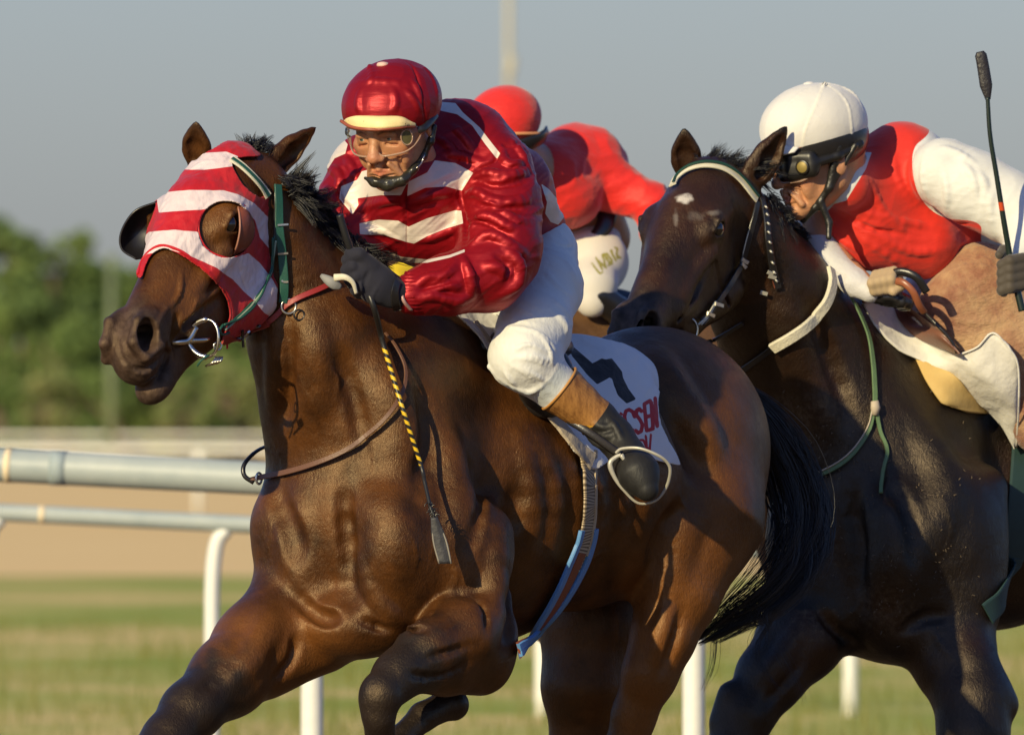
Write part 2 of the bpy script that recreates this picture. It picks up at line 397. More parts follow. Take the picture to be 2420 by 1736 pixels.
g = M('far_turf'); v = g.coord((.02, .06, 1)); g.col(g.ramp(g.noise(1, 3, .6, v), [(.4, (.22, .25, .10)), (.6, (.42, .36, .18))])).set(Roughness=.95, Specular_IOR_Level=.1)
plane_strip('far_ground', 520, 1700, 1500, g.m, 0.004)

def at(u, v, d):                            # world point seen at photo pixel (u, v), d metres from the camera
    return np.array([(u - 1210) / 32000 * d, d - DIST, CAMZ + (HV - v) / 32000 * d])
# grass tufts: stuff, as blades on the turf
gm = M('grass_blade'); oi = gm.noise(.9, 3); gm.col(gm.ramp(oi, [(.35, (.13, .17, .035)), (.65, (.26, .24, .07))])).set(Roughness=.7, Specular_IOR_Level=.2)
L = []
for _ in range(9000):
    Y = rng.uniform(14, 58); X = rng.uniform(-1, 1) * (DIST + Y) * .045
    if vnoise(np.array([X * 1.1, Y * .35, 0.]), 5) < -.05 and rng.random() < .8: continue
    h = rng.uniform(.04, .13) * (1.9 if rng.random() < .05 else 1); a = rng.uniform(0, 6.28); b = rng.uniform(.1, .6) * h
    t = np.linspace(0, 1, 4); L.append(np.stack([X + np.cos(a) * b * t ** 2, Y + np.sin(a) * b * t ** 2, h * t], 1))
for _ in range(160):
    Y = rng.uniform(14, 50); X = rng.uniform(-1, 1) * (DIST + Y) * .045; t = np.linspace(0, 1, 4); h = rng.uniform(.15, .42)
    for q in range(4): L.append(np.stack([X + rng.uniform(-.06, .06) * t ** 1.5, Y + 0 * t, h * rng.uniform(.5, 1) * t], 1))
V, F = strands(np.array(L), .0038, .1)
tag(mk('grass', V, F, gm.m, None, world=True), 'tufts of olive grass growing on the infield turf', 'grass', kind='stuff')

white = simple('rail_white', (.72, .72, .68), .45, bump=(60, .0005), var=.06)
railm = M('rail_plastic'); railm.col(railm.ramp(railm.noise(5, 5, .7), [(.3, (.30, .35, .36)), (.7, (.40, .44, .43))])).set(Roughness=.45); railm = railm.m
band = simple('rail_joint', (.75, .62, .42), .6)
dark = simple('rail_gap', (.30, .36, .38), .6)
def wtube(P, r, n=16): return tube(P, r, n)
def rail_fence(label, ends, r, posts, bands=(), post_r=.035, group='running rails beside the track', flat=1.0):
    a, b = at(*ends[0]), at(*ends[1]); root = bpy.data.objects.new('running_rail', None); COL.objects.link(root)
    root.location = (a[0], a[1], 0); tag(root, label, 'rail fence', group)
    ts = np.linspace(0, 1, 60)[:, None]; V, F = tube(a + (b - a) * ts, r, 24, flat=flat); mk('rail', V, F, railm, root, world=True)
    for (u0, w_) in bands:
        t = (u0 - ends[0][0]) / (ends[1][0] - ends[0][0]); p = a + (b - a) * t; dd = nrm(b - a) * w_ / 2
        V, F = tube(np.array([p - dd, p, p + dd]), r * 1.035, 24); mk('rail_joint', V, F, band if w_ < .04 else dark, root, world=True)
    for (u0, vt, d, lean) in posts:         # goose-neck post: foot, upright, bend into the rail
        t = (u0 - ends[0][0]) / (ends[1][0] - ends[0][0]); rp = a + (b - a) * t
        foot = np.array([rp[0], rp[1], 0.0]); top = rp[2] - r * .8
        P = [foot, foot + [0, 0, top * .6], foot + [lean * .05, 0, top * .82], foot + [lean * .35, 0, top * .95], foot + [lean * 1.0, 0, top * 1.0]]
        V, F = tube(spline(P, 30), post_r, 16); mk('post', V, F, white, root, world=True)
    return root
rail_fence('pale grey running rail with a thick round top tube just behind the leading horse', ((-1400, 1027, 43.0), (3800, 1292, 42.0)), .053,
           [(767, 0, 0, .10), (1669, 0, 0, .12), (2600, 0, 0, .1), (-150, 0, 0, .1), (-1000, 0, 0, .1), (3400, 0, 0, .1)], [(46, .02), (165, .05)])
rail_fence('lower white running rail on goose neck posts, left of the bay horse', ((-1200, 1151, 48.0), (3500, 1382, 47.5)), .031,
           [(512, 0, 0, .05), (0 - 25, 0, 0, .05), (-620, 0, 0, .06), (1400, 0, 0, .06), (2700, 0, 0, .06)], [(110, .02)], .027)
rail_fence('more distant white rail whose posts show under the horses', ((900, 1090, 62.5), (3600, 1110, 62.5)), .04,
           [(1282, 0, 0, .06), (2010, 0, 0, .06), (2750, 0, 0, .06)], [], .035)
def far_rail(label, d, v, r, step, x0, x1):
    root = bpy.data.objects.new('running_rail', None); COL.objects.link(root); root.location = (x0, d - DIST, 0)
    tag(root, label, 'rail fence', 'running rails beside the track'); z = CAMZ + (HV - v) / 32000 * d
    V, F = tube(np.array([[x0, d - DIST, z], [(x0 + x1) / 2, d - DIST, z], [x1, d - DIST, z]]), r, 10); mk('rail', V, F, white, root, world=True)
    for x in np.arange(x0, x1, step):
        V, F = tube(np.array([[x, d - DIST, 0], [x, d - DIST, z / 2], [x, d - DIST, z]]), .05, 8); mk('post', V, F, white, root, world=True)
far_rail('far white running rail seen under the tree line, lower of two', 190, 1062, .05, 3.2, -14, 16)
far_rail('farthest white running rail at the foot of the trees, upper of two', 340, 1030, .05, 5.0, -20, 24)

# trees of the far wood
tr = {}
leafm = []
for i, (a, b) in enumerate([((.065, .115, .04), (.14, .20, .055)), ((.065, .115, .04), (.18, .24, .065)), ((.06, .105, .04), (.15, .21, .06)), ((.10, .16, .05), (.26, .27, .11))]):
    m = M('foliage'); m.col(m.ramp(m.noise(.5, 3), [(.3, a), (.7, b)])).set(Roughness=.8, Specular_IOR_Level=.15); leafm.append(m.m)
bark = simple('bark', (.12, .09, .06), .9)
def tree(x, Y, H, Rr, mi, label, seed):
    r_ = np.random.default_rng(seed); root = bpy.data.objects.new('tree', None); COL.objects.link(root); root.location = (x, Y, 0)
    tag(root, label, 'tree', 'trees beyond the track'); P = [[x, Y, 0], [x + .1, Y, H * .3], [x - .1, Y, H * .6], [x, Y, H * .9]]
    parts = [tube(spline(P, 8), np.linspace(.3, .06, 8), 8)]
    for k in range(5):
        a = r_.uniform(0, 6.28); z0 = H * r_.uniform(.25, .6); parts.append(tube(np.array([[x, Y, z0], [x + np.cos(a) * Rr * .35, Y + np.sin(a) * Rr * .35, z0 + H * .12], [x + np.cos(a) * Rr * .7, Y + np.sin(a) * Rr * .7, z0 + H * .25]]), [.12, .08, .03], 6))
    V, F = join(parts); mk('trunk', V, F, bark, root, world=True)
    cl = []; n = 26
    for k in range(n):                      # clumps through the crown volume
        a = r_.uniform(0, 6.28); t = r_.uniform(0, 1) ** .8; zz = H * (.12 + .86 * t); rr = Rr * (1 - .55 * max(0, t - .35)) * math.sqrt(r_.uniform(.05, 1)) * .85
        cl.append((x + np.cos(a) * rr, Y + np.sin(a) * rr, zz, Rr * r_.uniform(.22, .42)))
    C_ = []
    for cx, cy, cz, cr in cl:
        m = 130; d = r_.normal(size=(m, 3)); d /= np.linalg.norm(d, axis=1, keepdims=True); q = np.array([cx, cy, cz]) + d * cr * r_.uniform(.55, 1.1, (m, 1)) * [1, 1, .8]
        C_.append(q)
    C_ = np.concatenate(C_); m = len(C_); s = r_.uniform(.10, .30, (m, 1, 1)) * (Rr / 3.0)
    A = r_.normal(size=(m, 3)); A /= np.linalg.norm(A, axis=1, keepdims=True); B = np.cross(A, r_.normal(size=(m, 3))); B /= np.linalg.norm(B, axis=1, keepdims=True)
    Q = C_[:, None] + s * np.stack([A * 1.2, B * .7, -A * 1.2, -B * .7], 1); mk('crown', Q.reshape(-1, 3), np.arange(m * 4).reshape(-1, 4), leafm[mi], root, world=True, smooth=False)
spec = []
for i, (u, vt, d, Rr) in enumerate([(-160, 520, 430, 2.4), (30, 528, 440, 1.9), (130, 560, 420, 1.7), (215, 600, 450, 1.6), (290, 640, 455, 1.4), (370, 600, 425, 1.3), (430, 640, 440, 1.4), (520, 700, 430, 1.5), (60, 720, 400, 1.6), (190, 760, 395, 1.6), (330, 740, 398, 1.5), (470, 780, 395, 1.5), (600, 740, 420, 1.6), (700, 760, 430, 1.7), (-60, 700, 405, 1.7), (560, 860, 380, 1.1), (270, 880, 378, 1.0), (120, 880, 380, 1.1), (0, 860, 381, 1.1), (420, 900, 377, .9)] + [(800 + 150 * k, 850 + 25 * ((k * 7) % 3), 430 + 12 * ((k * 5) % 4), 1.5) for k in range(18)]):
    p = at(u, vt, d); near = d < 390
    tree(p[0], p[1], p[2], Rr * d / 400 * 1.0, 3 if near and i % 2 else i % 3, ('low bright shrub-like tree at the foot of the far wood' if near else 'broad dark green tree in the far wood left of the leading horse' if u < 780 else 'low green tree far behind the running horses'), 100 + i)
pm = simple('pole_grey_green', (.15, .19, .10), .6); pc = simple('pole_cream', (.42, .39, .28), .6)
def pole(u, v1, v0, d, r, m, label):
    a, b = at(u, v0, d), at(u, v1, d); a[2] = 0; V, F = tube(np.array([a, (a + b) / 2, b]), [r * 1.1, r, r * .8], 12)
    c = at(u, v1 + 12, d); V2, F2 = tube(np.array([c - [r * 1.6, 0, 0], c, c + [r * 1.6, 0, 0]]), r * .6, 8)
    V, F = join([(V, F), (V2, F2)]); o = mk('light_pole', V, F, m, None, world=True); tag(o, label, 'pole')
pole(263, 600, 990, 300, .09, pm, 'thin grey green pole standing in front of the far wood at left')
p0, p1 = at(1200, 150, 210), at(1204, -900, 210); p0[2] = 0
V, F = tube(np.array([p0, (p0 + p1) / 2, p1]), .048, 12); V2, F2 = tube(np.array([at(1200, 165, 210) + [-.0, 0, -.1], at(1206, 165, 210), at(1210, 150, 210) + [0, 0, .12]]), .07, 10)
V, F = join([(V, F), (V2, F2)]); tag(mk('flag_pole', V, F, pc, None, world=True), 'tall cream pole rising into the sky above the red capped rider', 'pole')

# ================================================================== horses
def coat(name, base, light, blk=(.012, .010, .010), rough=.37, dust=None, spt=(1, .74, .48, 1)):
    m = M(name); n1 = m.noise(9, 5, .6); n2 = m.noise(220, 4, .7, m.coord((1, 1, .35))); n3 = m.noise(30, 4, .6)
    c = m.mix(m.map(n1, .34, .66), base, light); c = m.mix(m.math('MULTIPLY', m.attr('sun_warm'), .8), c, (.19, .068, .015)); c = m.mix(m.map(n2, .35, .7, 0, .35), c, tuple(x * .45 for x in base))
    if dust: c = m.mix(m.math('MULTIPLY', m.attr('dust'), m.map(m.noise(70, 5, .75), .45, .7)), c, dust)
    c = m.mix(m.attr('dark'), c, blk); c = m.mix(m.attr('grey'), c, m.mix(m.map(m.noise(40, 4, .6), .4, .6), (.030, .020, .017), (.075, .050, .040))); c = m.mix(m.attr('white'), c, (.55, .50, .45)); m.col(c)
    m.set(Roughness=m.math('ADD', m.map(n3, .3, .7, rough - .05, rough + .10), m.math('MULTIPLY', m.attr('grey'), .18)), Specular_IOR_Level=.55, Specular_Tint=spt, Sheen_Weight=.0, Sheen_Roughness=.4)
    m.bump(n2, .0022, .9).bump(n3, .004, .55); m.bump(m.math('ABSOLUTE', m.math('SUBTRACT', m.noise(13, 3, .5, m.coord((1, 1, .55), (0, .5, 0))), .5)), .010, .35); return m.m
eye_m = M('eye_dark').col((.008, .005, .004)).set(Roughness=.05, Coat_Weight=1.0).m
hairm = M('black_hair'); hairm.col((.012, .011, .013)).set(Roughness=.38, Specular_IOR_Level=.6); hairm = hairm.m
class Head:                                 # local frame: a towards muzzle, l left, f front
    def __init__(s, A, L, t, sc, yd):
        A = nrm(A); L = np.array(L, float); L = nrm(L - A * (A @ L)); F = np.cross(A, L); s.R = np.stack([A, L, F], 1); s.t = np.array([t[0], yd, -t[1]], float); s.s = sc
    def p(s, a, l, f): return s.t + s.s * (s.R @ np.array([a, l, f], float))
    def loc(s, P): return ((np.asarray(P) - s.t) / s.s) @ s.R
    def e(s, S_, c, r, k=20, sub=False, tilt=None):
        R = s.R
        if tilt is not None:                # rotate about l axis by tilt[0], about f axis by tilt[1], about a axis by tilt[2]
            def rot(ax, an):
                c_, s_ = math.cos(an), math.sin(an); m = np.eye(3); i, j = [(1, 2), (2, 0), (0, 1)][ax]; m[i, i] = m[j, j] = c_; m[i, j] = -s_; m[j, i] = s_; return m
            R = R @ rot(1, tilt[0]) @ rot(2, tilt[1]) @ (rot(0, tilt[2]) if len(tilt) > 2 else np.eye(3))
        S_.EL(s.p(*c), [x * s.s for x in r], R, k * s.s, sub)
    def c(s, S_, a, b, ra, rb, k=20, sub=False, sq=None):
        S_.CL(s.p(*a), s.p(*b), ra * s.s, rb * s.s, k * s.s, sub, None if sq is None else (s.R @ np.array(sq[0], float), sq[1]))
def head_shape(S_, H):
    e = lambda *a, **k: H.e(S_, *a, **k); c = lambda *a, **k: H.c(S_, *a, **k)
    e((70, 0, 22), (105, 76, 84), 30); e((165, 0, 38), (125, 78, 62), 30)
    c((190, 0, 0), (420, 0, 2), 78, 52, k=40, sq=((0, 1, 0), .92)); c((170, 0, 70), (455, 0, 34), 40, 27, k=36)
    for q in (-1, 1):
        e((190, q * 66, 50), (46, 26, 30), 22); e((178, q * 40, -76), (106, 27, 100), 30); c((175, q * 50, -135), (340, q * 28, -104), 30, 18, 30); e((330, q * 34, -66), (90, 26, 44), 30)
        c((235, q * 72, 14), (352, q * 47, 4), 13, 9, k=22); c((120, q * 66, 36), (175, q * 70, 62), 16, 15, k=20)
        e((355, q * 40, -20), (60, 18, 26), 26)
    c((250, 0, -112), (470, 0, -90), 40, 26, k=30); e((60, 0, -60), (95, 55, 70), 40)
    e((490, 0, 4), (70, 42, 50), 30); e((520, 0, -22), (38, 40, 42), 24); e((500, 0, -92), (42, 32, 26), 12); e((470, 0, -82), (60, 30, 30), 24)
    for q in (-1, 1):
        e((492, q * 30, 24), (50, 24, 40), 18); c((460, q * 32, 46), (502, q * 32, 64), 11, 8, 12); c((502, q * 32, 64), (540, q * 32, 44), 8, 9, 10); c((540, q * 32, 44), (540, q * 44, 8), 9, 9, 10); c((540, q * 44, 8), (496, q * 54, 0), 8, 7, 10)
        e((510, q * 46, 36), (34, 21, 25), 7, sub=True, tilt=(.5, q * .25)); c((510, q * 36, 32), (470, q * 12, 20), 20, 12, 8, sub=True)
        e((440, q * 44, -52), (62, 12, 5), 7, sub=True, tilt=(-.12, q * .18)); e((515, q * 40, -66), (58, 18, 5), 7, sub=True, tilt=(.12, q * .25))
        c((300, q * 62, -18), (405, q * 46, -26), 4, 3, 14, sub=True); c((250, q * 74, -8), (330, q * 60, -22), 5, 4, 14, sub=True)
        e((197, q * 88, 50), (19, 18, 15), 6, sub=True)
        c((174, q * 84, 56), (192, q * 90, 69), 4.5, 5, 6); c((192, q * 90, 69), (216, q * 86, 60), 5, 4, 6); c((178, q * 84, 42), (200, q * 88, 33), 4, 4, 6); c((200, q * 88, 33), (218, q * 84, 44), 4, 3, 6)
        pass
        c((225, q * 70, -20), (225, q * 66, -130), 4, 4, 10, sub=True)
def ear(S_, base, tip, wdir, ndir, w=34, k=14, deep=1.0):  # leaf-shaped ear: base, tip, width direction, opening direction
    a, b = np.array([base[0], base[1], -base[2]], float), np.array([tip[0], tip[1], -tip[2]], float); n = nrm(ndir); ax = b - a; L = np.linalg.norm(ax)
    n = nrm(n - ax / L * (n @ ax / L)); ps = [(-.1, w * .7), (.22, w * .98), (.48, w * .92), (.74, w * .55), (.92, w * .22), (1.0, w * .06)]
    for (t0, r0), (t1, r1) in zip(ps[:-1], ps[1:]): S_.CL(a + ax * t0, a + ax * t1, r0, r1, k if t0 < 0 else 6, sq=(n, .48))
    qs = [(.16, w * .42), (.45, w * .62), (.74, w * .36), (.93, w * .10)]
    for (t0, r0), (t1, r1) in zip(qs[:-1], qs[1:]): S_.CL(a + ax * t0 + n * w * .42 * deep, a + ax * t1 + n * w * .40 * deep, r0, r1, 4, sub=True, sq=(n, .7))
def build_body(name, S_, root, mat, parts, attrf, warps=None):
    """parts: list of (h, lo, hi, plane or None) -> one mesh"""
    Vs, Fs, o = [], [], 0
    for h, lo, hi, pl in parts:
        V, F = S_.mesh(h, lo, hi)
        if pl is not None: V, F = sub_mesh(V, F, (((V[F].mean(1) - pl[0]) @ pl[1]) > -h * .8))
        Vs.append(V); Fs.append(F + o); o += len(V)
    V = np.concatenate(Vs); F = np.concatenate(Fs); V0 = V
    if warps: V = warp(V, warps[0], warps[1])
    return mk(name, V, F, mat, root, attrs=attrf(V0))

hd = np.array([-.62, -.785, 0]); lf = np.array([.785, -.62, 0]); up = np.array([0, 0, 1.]); BF = np.stack([hd, lf, up], 1)
def limb_curve(S_, pts, k=30, sq=None): S_.chain(pts, k, sq=sq)
E1 = Shape()
# torso
E1.E((870, 200, 1230), (240, 226, 300), BF, 60).E((1130, 520, 1160), (360, 275, 362), BF, 60).E((1340, 790, 1120), (330, 280, 325), BF, 60)
E1.E((1540, 1040, 1062), (310, 262, 292), BF, 60)
E1.C((960, 330, 900), (1130, 560, 840), 170, 100, 90)                                  # withers
E1.E((900, 200, 960), (200, 175, 260), BF, 90)
# chest
E1.E((712, 190, 1280), (120, 108, 180), BF, 50).E((935, 40, 1320), (120, 115, 165), BF, 50)
E1.C((690, 150, 1240), (720, 120, 1440), 92, 85, 40).C((920, 40, 1220), (900, 20, 1460), 100, 80, 40)
E1.E((800, 50, 1480), (110, 140, 82), BF, 50)
# near shoulder and upper arm
E1.C((1060, 260, 960), (985, 40, 1290), 105, 105, 70, sq=(lf, .7)).E((1110, 80, 1330), (110, 80, 170), BF, 50)
E1.C((1160, 140, 1260), (1150, 80, 1470), 52, 60, 40)
# neck
E1.C((622, 40, 480), (668, 90, 640), 78, 108, 40).C((668, 90, 640), (744, 130, 800), 108, 152, 40).C((744, 130, 800), (806, 190, 960), 152, 180, 50).C((806, 190, 960), (850, 260, 1110), 180, 220, 60)
E1.C((675, 120, 520), (780, 220, 690), 58, 104, 50).C((800, 230, 680), (960, 330, 820), 110, 120, 60).C((960, 330, 820), (1080, 450, 850), 110, 100, 60)
# rump and hind legs
E1.E((1660, 960, 1160), (150, 120, 230), BF, 60).C((1640, 900, 1230), (1600, 820, 1400), 165, 100, 60)
E1.chain([(1605, 820, 1390, 102), (1568, 780, 1500, 80), (1536, 770, 1590, 67), (1498, 790, 1690, 52), (1478, 800, 1770, 48), (1470, 830, 1850, 50), (1466, 790, 1960, 33), (1462, 740, 2160, 33), (1440, 700, 2240, 40)], 30, sq=(lf, .85))
E1.chain([(1440, 700, 2240, 38), (1400, 640, 2300, 36), (1370, 600, 2335, 52)], 20)
E1.chain([(1440, 1150, 1330, 150), (1400, 1060, 1480, 115), (1385, 1030, 1620, 96), (1390, 1060, 1760, 80), (1370, 1120, 1900, 50), (1290, 1060, 2060, 32), (1200, 960, 2190, 36), (1150, 900, 2260, 46)], 50)
# near fore leg, folded; knee to the front, cannon tucked down
E1.chain([(1140, 60, 1510, 84), (1085, -30, 1500, 84), (1010, -110, 1540, 70), (940, -180, 1595, 54), (905, -230, 1640, 50)], 34)
E1.chain([(1130, 50, 1560, 84), (1050, -50, 1575, 64), (960, -150, 1585, 50)], 30)
E1.E((892, -238, 1655), (44, 44, 66), None, 20).chain([(896, -235, 1700, 38), (900, -150, 1780, 34), (915, -60, 1806, 33), (950, 20, 1740, 29)], 16).chain([(950, 20, 1740, 30), (1000, 70, 1692, 34), (1048, 105, 1668, 36)], 12).C((1052, 108, 1667), (1070, 118, 1664), 36, 39, 5)
# far fore leg, reaching forward
E1.chain([(690, 140, 1440, 112), (610, 40, 1530, 104), (540, -60, 1600, 88), (450, -180, 1680, 66), (395, -250, 1745, 54), (360, -300, 1800, 54), (320, -360, 1860, 46), (270, -430, 1950, 32), (200, -520, 2080, 33), (160, -570, 2140, 38)], 40)
E1.chain([(160, -570, 2140, 38), (110, -620, 2190, 34), (80, -650, 2230, 54)], 20)
E1.C((760, 80, 1530), (640, 0, 1590), 62, 50, 40)
H1 = Head((-.409, -.668, -.622), (.837, -.547, .037), (582, 427), 1.27, 60)
head_shape(E1, H1)
E1.C((600, 40, 440), (640, 60, 540), 74, 95, 40)
ear(E1, (466, 130, 380), (464, 60, 290), (1, 0, 0), (-.3, -1, .1), 36)
ear(E1, (635, 60, 400), (745, 120, 302), (1, 0, .3), (.35, -.8, -.55), 40, deep=.7)
# surface anatomy laid on the blended form
g1, r1 = E1.groove, E1.ridge
for a in ([(300, 866), (328, 882), (362, 876), (388, 850)], [(288, 842), (300, 880), (320, 898)], [(395, 800), (404, 835), (396, 860)]): r1(a, 5, 2.0, 7, 8)
g1([(398, 836), (380, 868), (352, 898), (312, 912)], 4, 7, 5, 12); g1([(420, 740), (412, 780), (400, 815)], 6, 6, 12); g1([(310, 868), (345, 872), (378, 845)], 4, 4, 8); g1([(278, 800), (286, 842), (300, 862)], 4, 3, 7)
r1([(540, 655), (510, 680), (470, 715), (440, 745)], 10, 5, 14); g1([(520, 700), (480, 738), (440, 775)], 8, 6, 14); r1([(430, 640), (425, 690), (400, 730)], 5, 3, 8); r1([(400, 720), (380, 750), (370, 770)], 4.5, 3, 8)
g1([(815, 1130), (818, 1250), (828, 1360), (835, 1440)], (12, 22), 22, 26)             # between the breast muscles
r1([(880, 1160), (930, 1260), (905, 1380)], (40, 60), 14, 40); r1([(700, 1180), (700, 1300), (740, 1400)], (40, 55), 12, 40)
g1([(690, 1400), (750, 1450), (800, 1462)], (12, 20), 26, 16); g1([(840, 1462), (930, 1490), (1010, 1490)], (9, 8), 14, 12)
r1([(850, 1330), (900, 1430), (960, 1470)], (16, 20), 10, 20)
g1([(650, 1150), (690, 1260), (700, 1330)], (16, 22), 12, 30)
g1([(1215, 1130), (1222, 1250), (1205, 1400), (1188, 1540)], (22, 16), 26, 26)         # behind the upper arm
r1([(1160, 1180), (1180, 1280), (1172, 1420), (1160, 1530)], (26, 30), 12, 30)
g1([(1100, 1080), (1130, 1180), (1110, 1290)], (12, 10), 9, 26); r1([(1050, 1000), (1080, 1130), (1060, 1280)], (30, 36), 9, 40)
g1([(1035, 1420), (1000, 1462), (960, 1480)], (8, 6), 12, 8); g1([(1040, 1420), (1095, 1400), (1140, 1430), (1150, 1500)], 7, 12, 8)  # skin fold over the elbow
g1([(1130, 1520), (1060, 1540), (990, 1560)], 6, 7, 12); g1([(960, 1590), (1040, 1600), (1110, 1560)], 8, 12, 10)
g1([(660, 1000), (700, 900), (690, 760)], (16, 10), 13, 30); r1([(640, 960), (650, 860), (640, 740)], (22, 16), 8, 26)   # windpipe and jugular groove
r1([(730, 1000), (745, 880), (720, 740)], (40, 26), 10, 40); g1([(860, 1060), (840, 940), (800, 830)], (14, 9), 9, 30)
r1([(900, 860), (950, 1000), (930, 1120)], (44, 50), 10, 50); g1([(990, 900), (1010, 1040), (985, 1180)], 12, 8, 34)
for a in ([(780, 870), (800, 900), (790, 960)], [(860, 1010), (885, 1060), (880, 1120)], [(640, 1030), (668, 1090), (660, 1150)], [(1000, 1180), (1030, 1260), (1012, 1340)]): r1(a, 4.5, 3.0, 6, 7)
g1([(600, 1470), (560, 1560), (470, 1640)], (10, 7), 9, 20); r1([(640, 1450), (600, 1530), (520, 1610)], (30, 22), 9, 30); g1([(700, 1500), (690, 1560), (640, 1610)], 9, 12, 16)
g1([(1545, 900), (1600, 1010), (1650, 1110)], (14, 16), 12, 50); r1([(1545, 820), (1590, 900), (1660, 1010), (1690, 1080)], (24, 30), 13, 44)
g1([(1600, 1200), (1560, 1260), (1540, 1330)], 16, 16, 30); r1([(1640, 1200), (1600, 1300), (1545, 1420)], (40, 30), 8, 40)
r1([(1585, 1420), (1560, 1500), (1545, 1580)], (16, 12), 8, 20); g1([(1615, 1440), (1590, 1520), (1560, 1600)], 8, 7, 16)
for a in ([(700, 860), (720, 930), (712, 1000)], [(720, 930), (745, 960), (750, 1010)], [(640, 800), (655, 860), (648, 920)], [(880, 1180), (900, 1240), (885, 1300)], [(960, 1240), (985, 1300), (975, 1370)], [(1060, 1300), (1080, 1360), (1060, 1400)], [(1250, 1290), (1300, 1330), (1370, 1330), (1440, 1300)], [(1300, 1330), (1320, 1380), (1380, 1400)],
          [(620, 1180), (640, 1240), (630, 1300)], [(1560, 1310), (1575, 1380), (1560, 1460)], [(1600, 1150), (1620, 1200), (1680, 1230)], [(560, 1500), (590, 1540), (640, 1560)], [(1100, 1460), (1070, 1480), (1030, 1500)], [(470, 700), (455, 735), (430, 760)], [(500, 690), (480, 730), (470, 770)]): r1(a, 3.6, 2.6, 5, 9)
for k in range(6): r1([(1230 + 52 * k, 1040 + 10 * k), (1265 + 52 * k, 1170), (1255 + 50 * k, 1300)], 16, 1.6, 30, 6)    # ribs
def legdark(V, pts, i0, fade=60.0, rad=1.35):  # black of a leg: grows along the limb from point i0 on
    best = np.full(len(V), 1e9); val = np.zeros(len(V)); cum = 0.0; base = None
    P = [np.array([p[0], p[1], -p[2]], float) for p in pts]; L = [0.0]
    for a, b in zip(P[:-1], P[1:]): L.append(L[-1] + np.linalg.norm(b - a))
    s0 = np.interp(i0, range(len(L)), L)
    for k in range(len(P) - 1):
        a, b = P[k], P[k + 1]; e = b - a; t = np.clip(((V - a) @ e) / (e @ e), 0, 1); r = pts[k][3] + (pts[k + 1][3] - pts[k][3]) * t; d = np.linalg.norm(V - a - t[:, None] * e, axis=1) / r
        m = d < best; best[m] = d[m]; val[m] = (L[k] + t * (L[k + 1] - L[k]))[m]
    return np.clip((val - s0 + 30 * fbm(V / 28, 2, 9)) / fade, 0, 1) * np.clip((rad - best) * 4 + .5, 0, 1)
LEG_NF = [(1140, 60, 1510, 84), (1085, -30, 1500, 84), (1010, -110, 1540, 70), (940, -180, 1595, 54), (905, -230, 1640, 50), (896, -235, 1700, 46), (900, -150, 1780, 40), (915, -60, 1806, 40), (950, 20, 1740, 40), (1056, 110, 1666, 50)]
LEG_FF = [(690, 140, 1440, 112), (610, 40, 1530, 104), (540, -60, 1600, 88), (450, -180, 1680, 66), (395, -250, 1745, 54), (320, -360, 1860, 46), (200, -520, 2080, 40), (80, -650, 2230, 60)]
def attr1(V):
    l = H1.loc(V); u, v = V[:, 0], -V[:, 2]; uv_ = uvof(V)
    dk = np.clip((l[:, 0] - 405) / 70, 0, 1) * .0
    gr = np.clip((l[:, 0] - 415 + 25 * fbm(V / 40, 2, 3)) / 60, 0, 1) * (l[:, 0] < 640) * (np.abs(l[:, 1]) < 110) * (l[:, 2] > -150)
    leg = np.zeros(len(V))
    dl = legdark(V, LEG_FF, 1.7, 130); dn = legdark(V, LEG_NF, 1.5, 110)
    dr = np.clip((v - 1800) / 60, 0, 1)
    dh = 0
    eyd = np.clip(1.5 - np.linalg.norm(l - [197, 84, 50], axis=1) / 20, 0, 1) * .6
    tip = eyd + np.clip((330 - v) / 50, 0, 1) * (u > 600) + np.clip((350 - v) / 60, 0, 1) * (u < 520)
    wm = np.clip(1.6 - np.linalg.norm(l - [190, 70, 60], axis=1) / 50, 0, 1) * .7 + np.clip((v - 1240) / 150, 0, 1) * np.clip((u - 1440) / 40, 0, 1) * (V[:, 1] < 950) + np.clip((v - 1400) / 60, 0, 1) * np.clip((860 - u) / 120, 0, 1) * .7 + np.clip(1.5 - np.linalg.norm((uv_ - [450, 680]) / [80, 70], axis=1), 0, 1) * .8 * (u < 560) + np.clip(1.5 - np.linalg.norm((uv_ - [1700, 1080]) / [110, 180], axis=1), 0, 1) * .5  # sunlit orange painted into the coat: hind leg, far fore, cheek, eye, haunch
    return dict(sun_warm=np.clip(wm, 0, 1), dark=np.clip(dl + dn + dr + dh + tip * .8, 0, 1) * .95, grey=gr * .8, white=0 * u, dust=0 * u)
root1 = empty('racehorse', (1200, 550, 2360), 'bright bay racehorse in red and white striped hood, galloping in front', 'horse')
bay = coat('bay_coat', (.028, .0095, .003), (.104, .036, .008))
Q = 1.0
pc_, pn_ = np.array([650., 60, -720]), nrm(np.array([-.35, 0, .94]))
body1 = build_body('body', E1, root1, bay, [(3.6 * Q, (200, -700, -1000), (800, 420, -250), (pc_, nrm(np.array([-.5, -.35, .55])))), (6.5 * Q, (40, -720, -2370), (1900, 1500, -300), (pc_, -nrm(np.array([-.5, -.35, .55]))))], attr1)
def eyeball(H, q, root, r=20):
    c = H.p(197, q * 77, 49); t = np.linspace(0, np.pi, 14); V, F = tube(np.stack([0 * t, 0 * t, -np.cos(t) * r * H.s], 1), np.maximum(np.sin(t) * r * H.s, .01), 20); V = V + c
    return mk('eye', V, F, eye_m, root)
eyeball(H1, 1, root1); eyeball(H1, -1, root1)

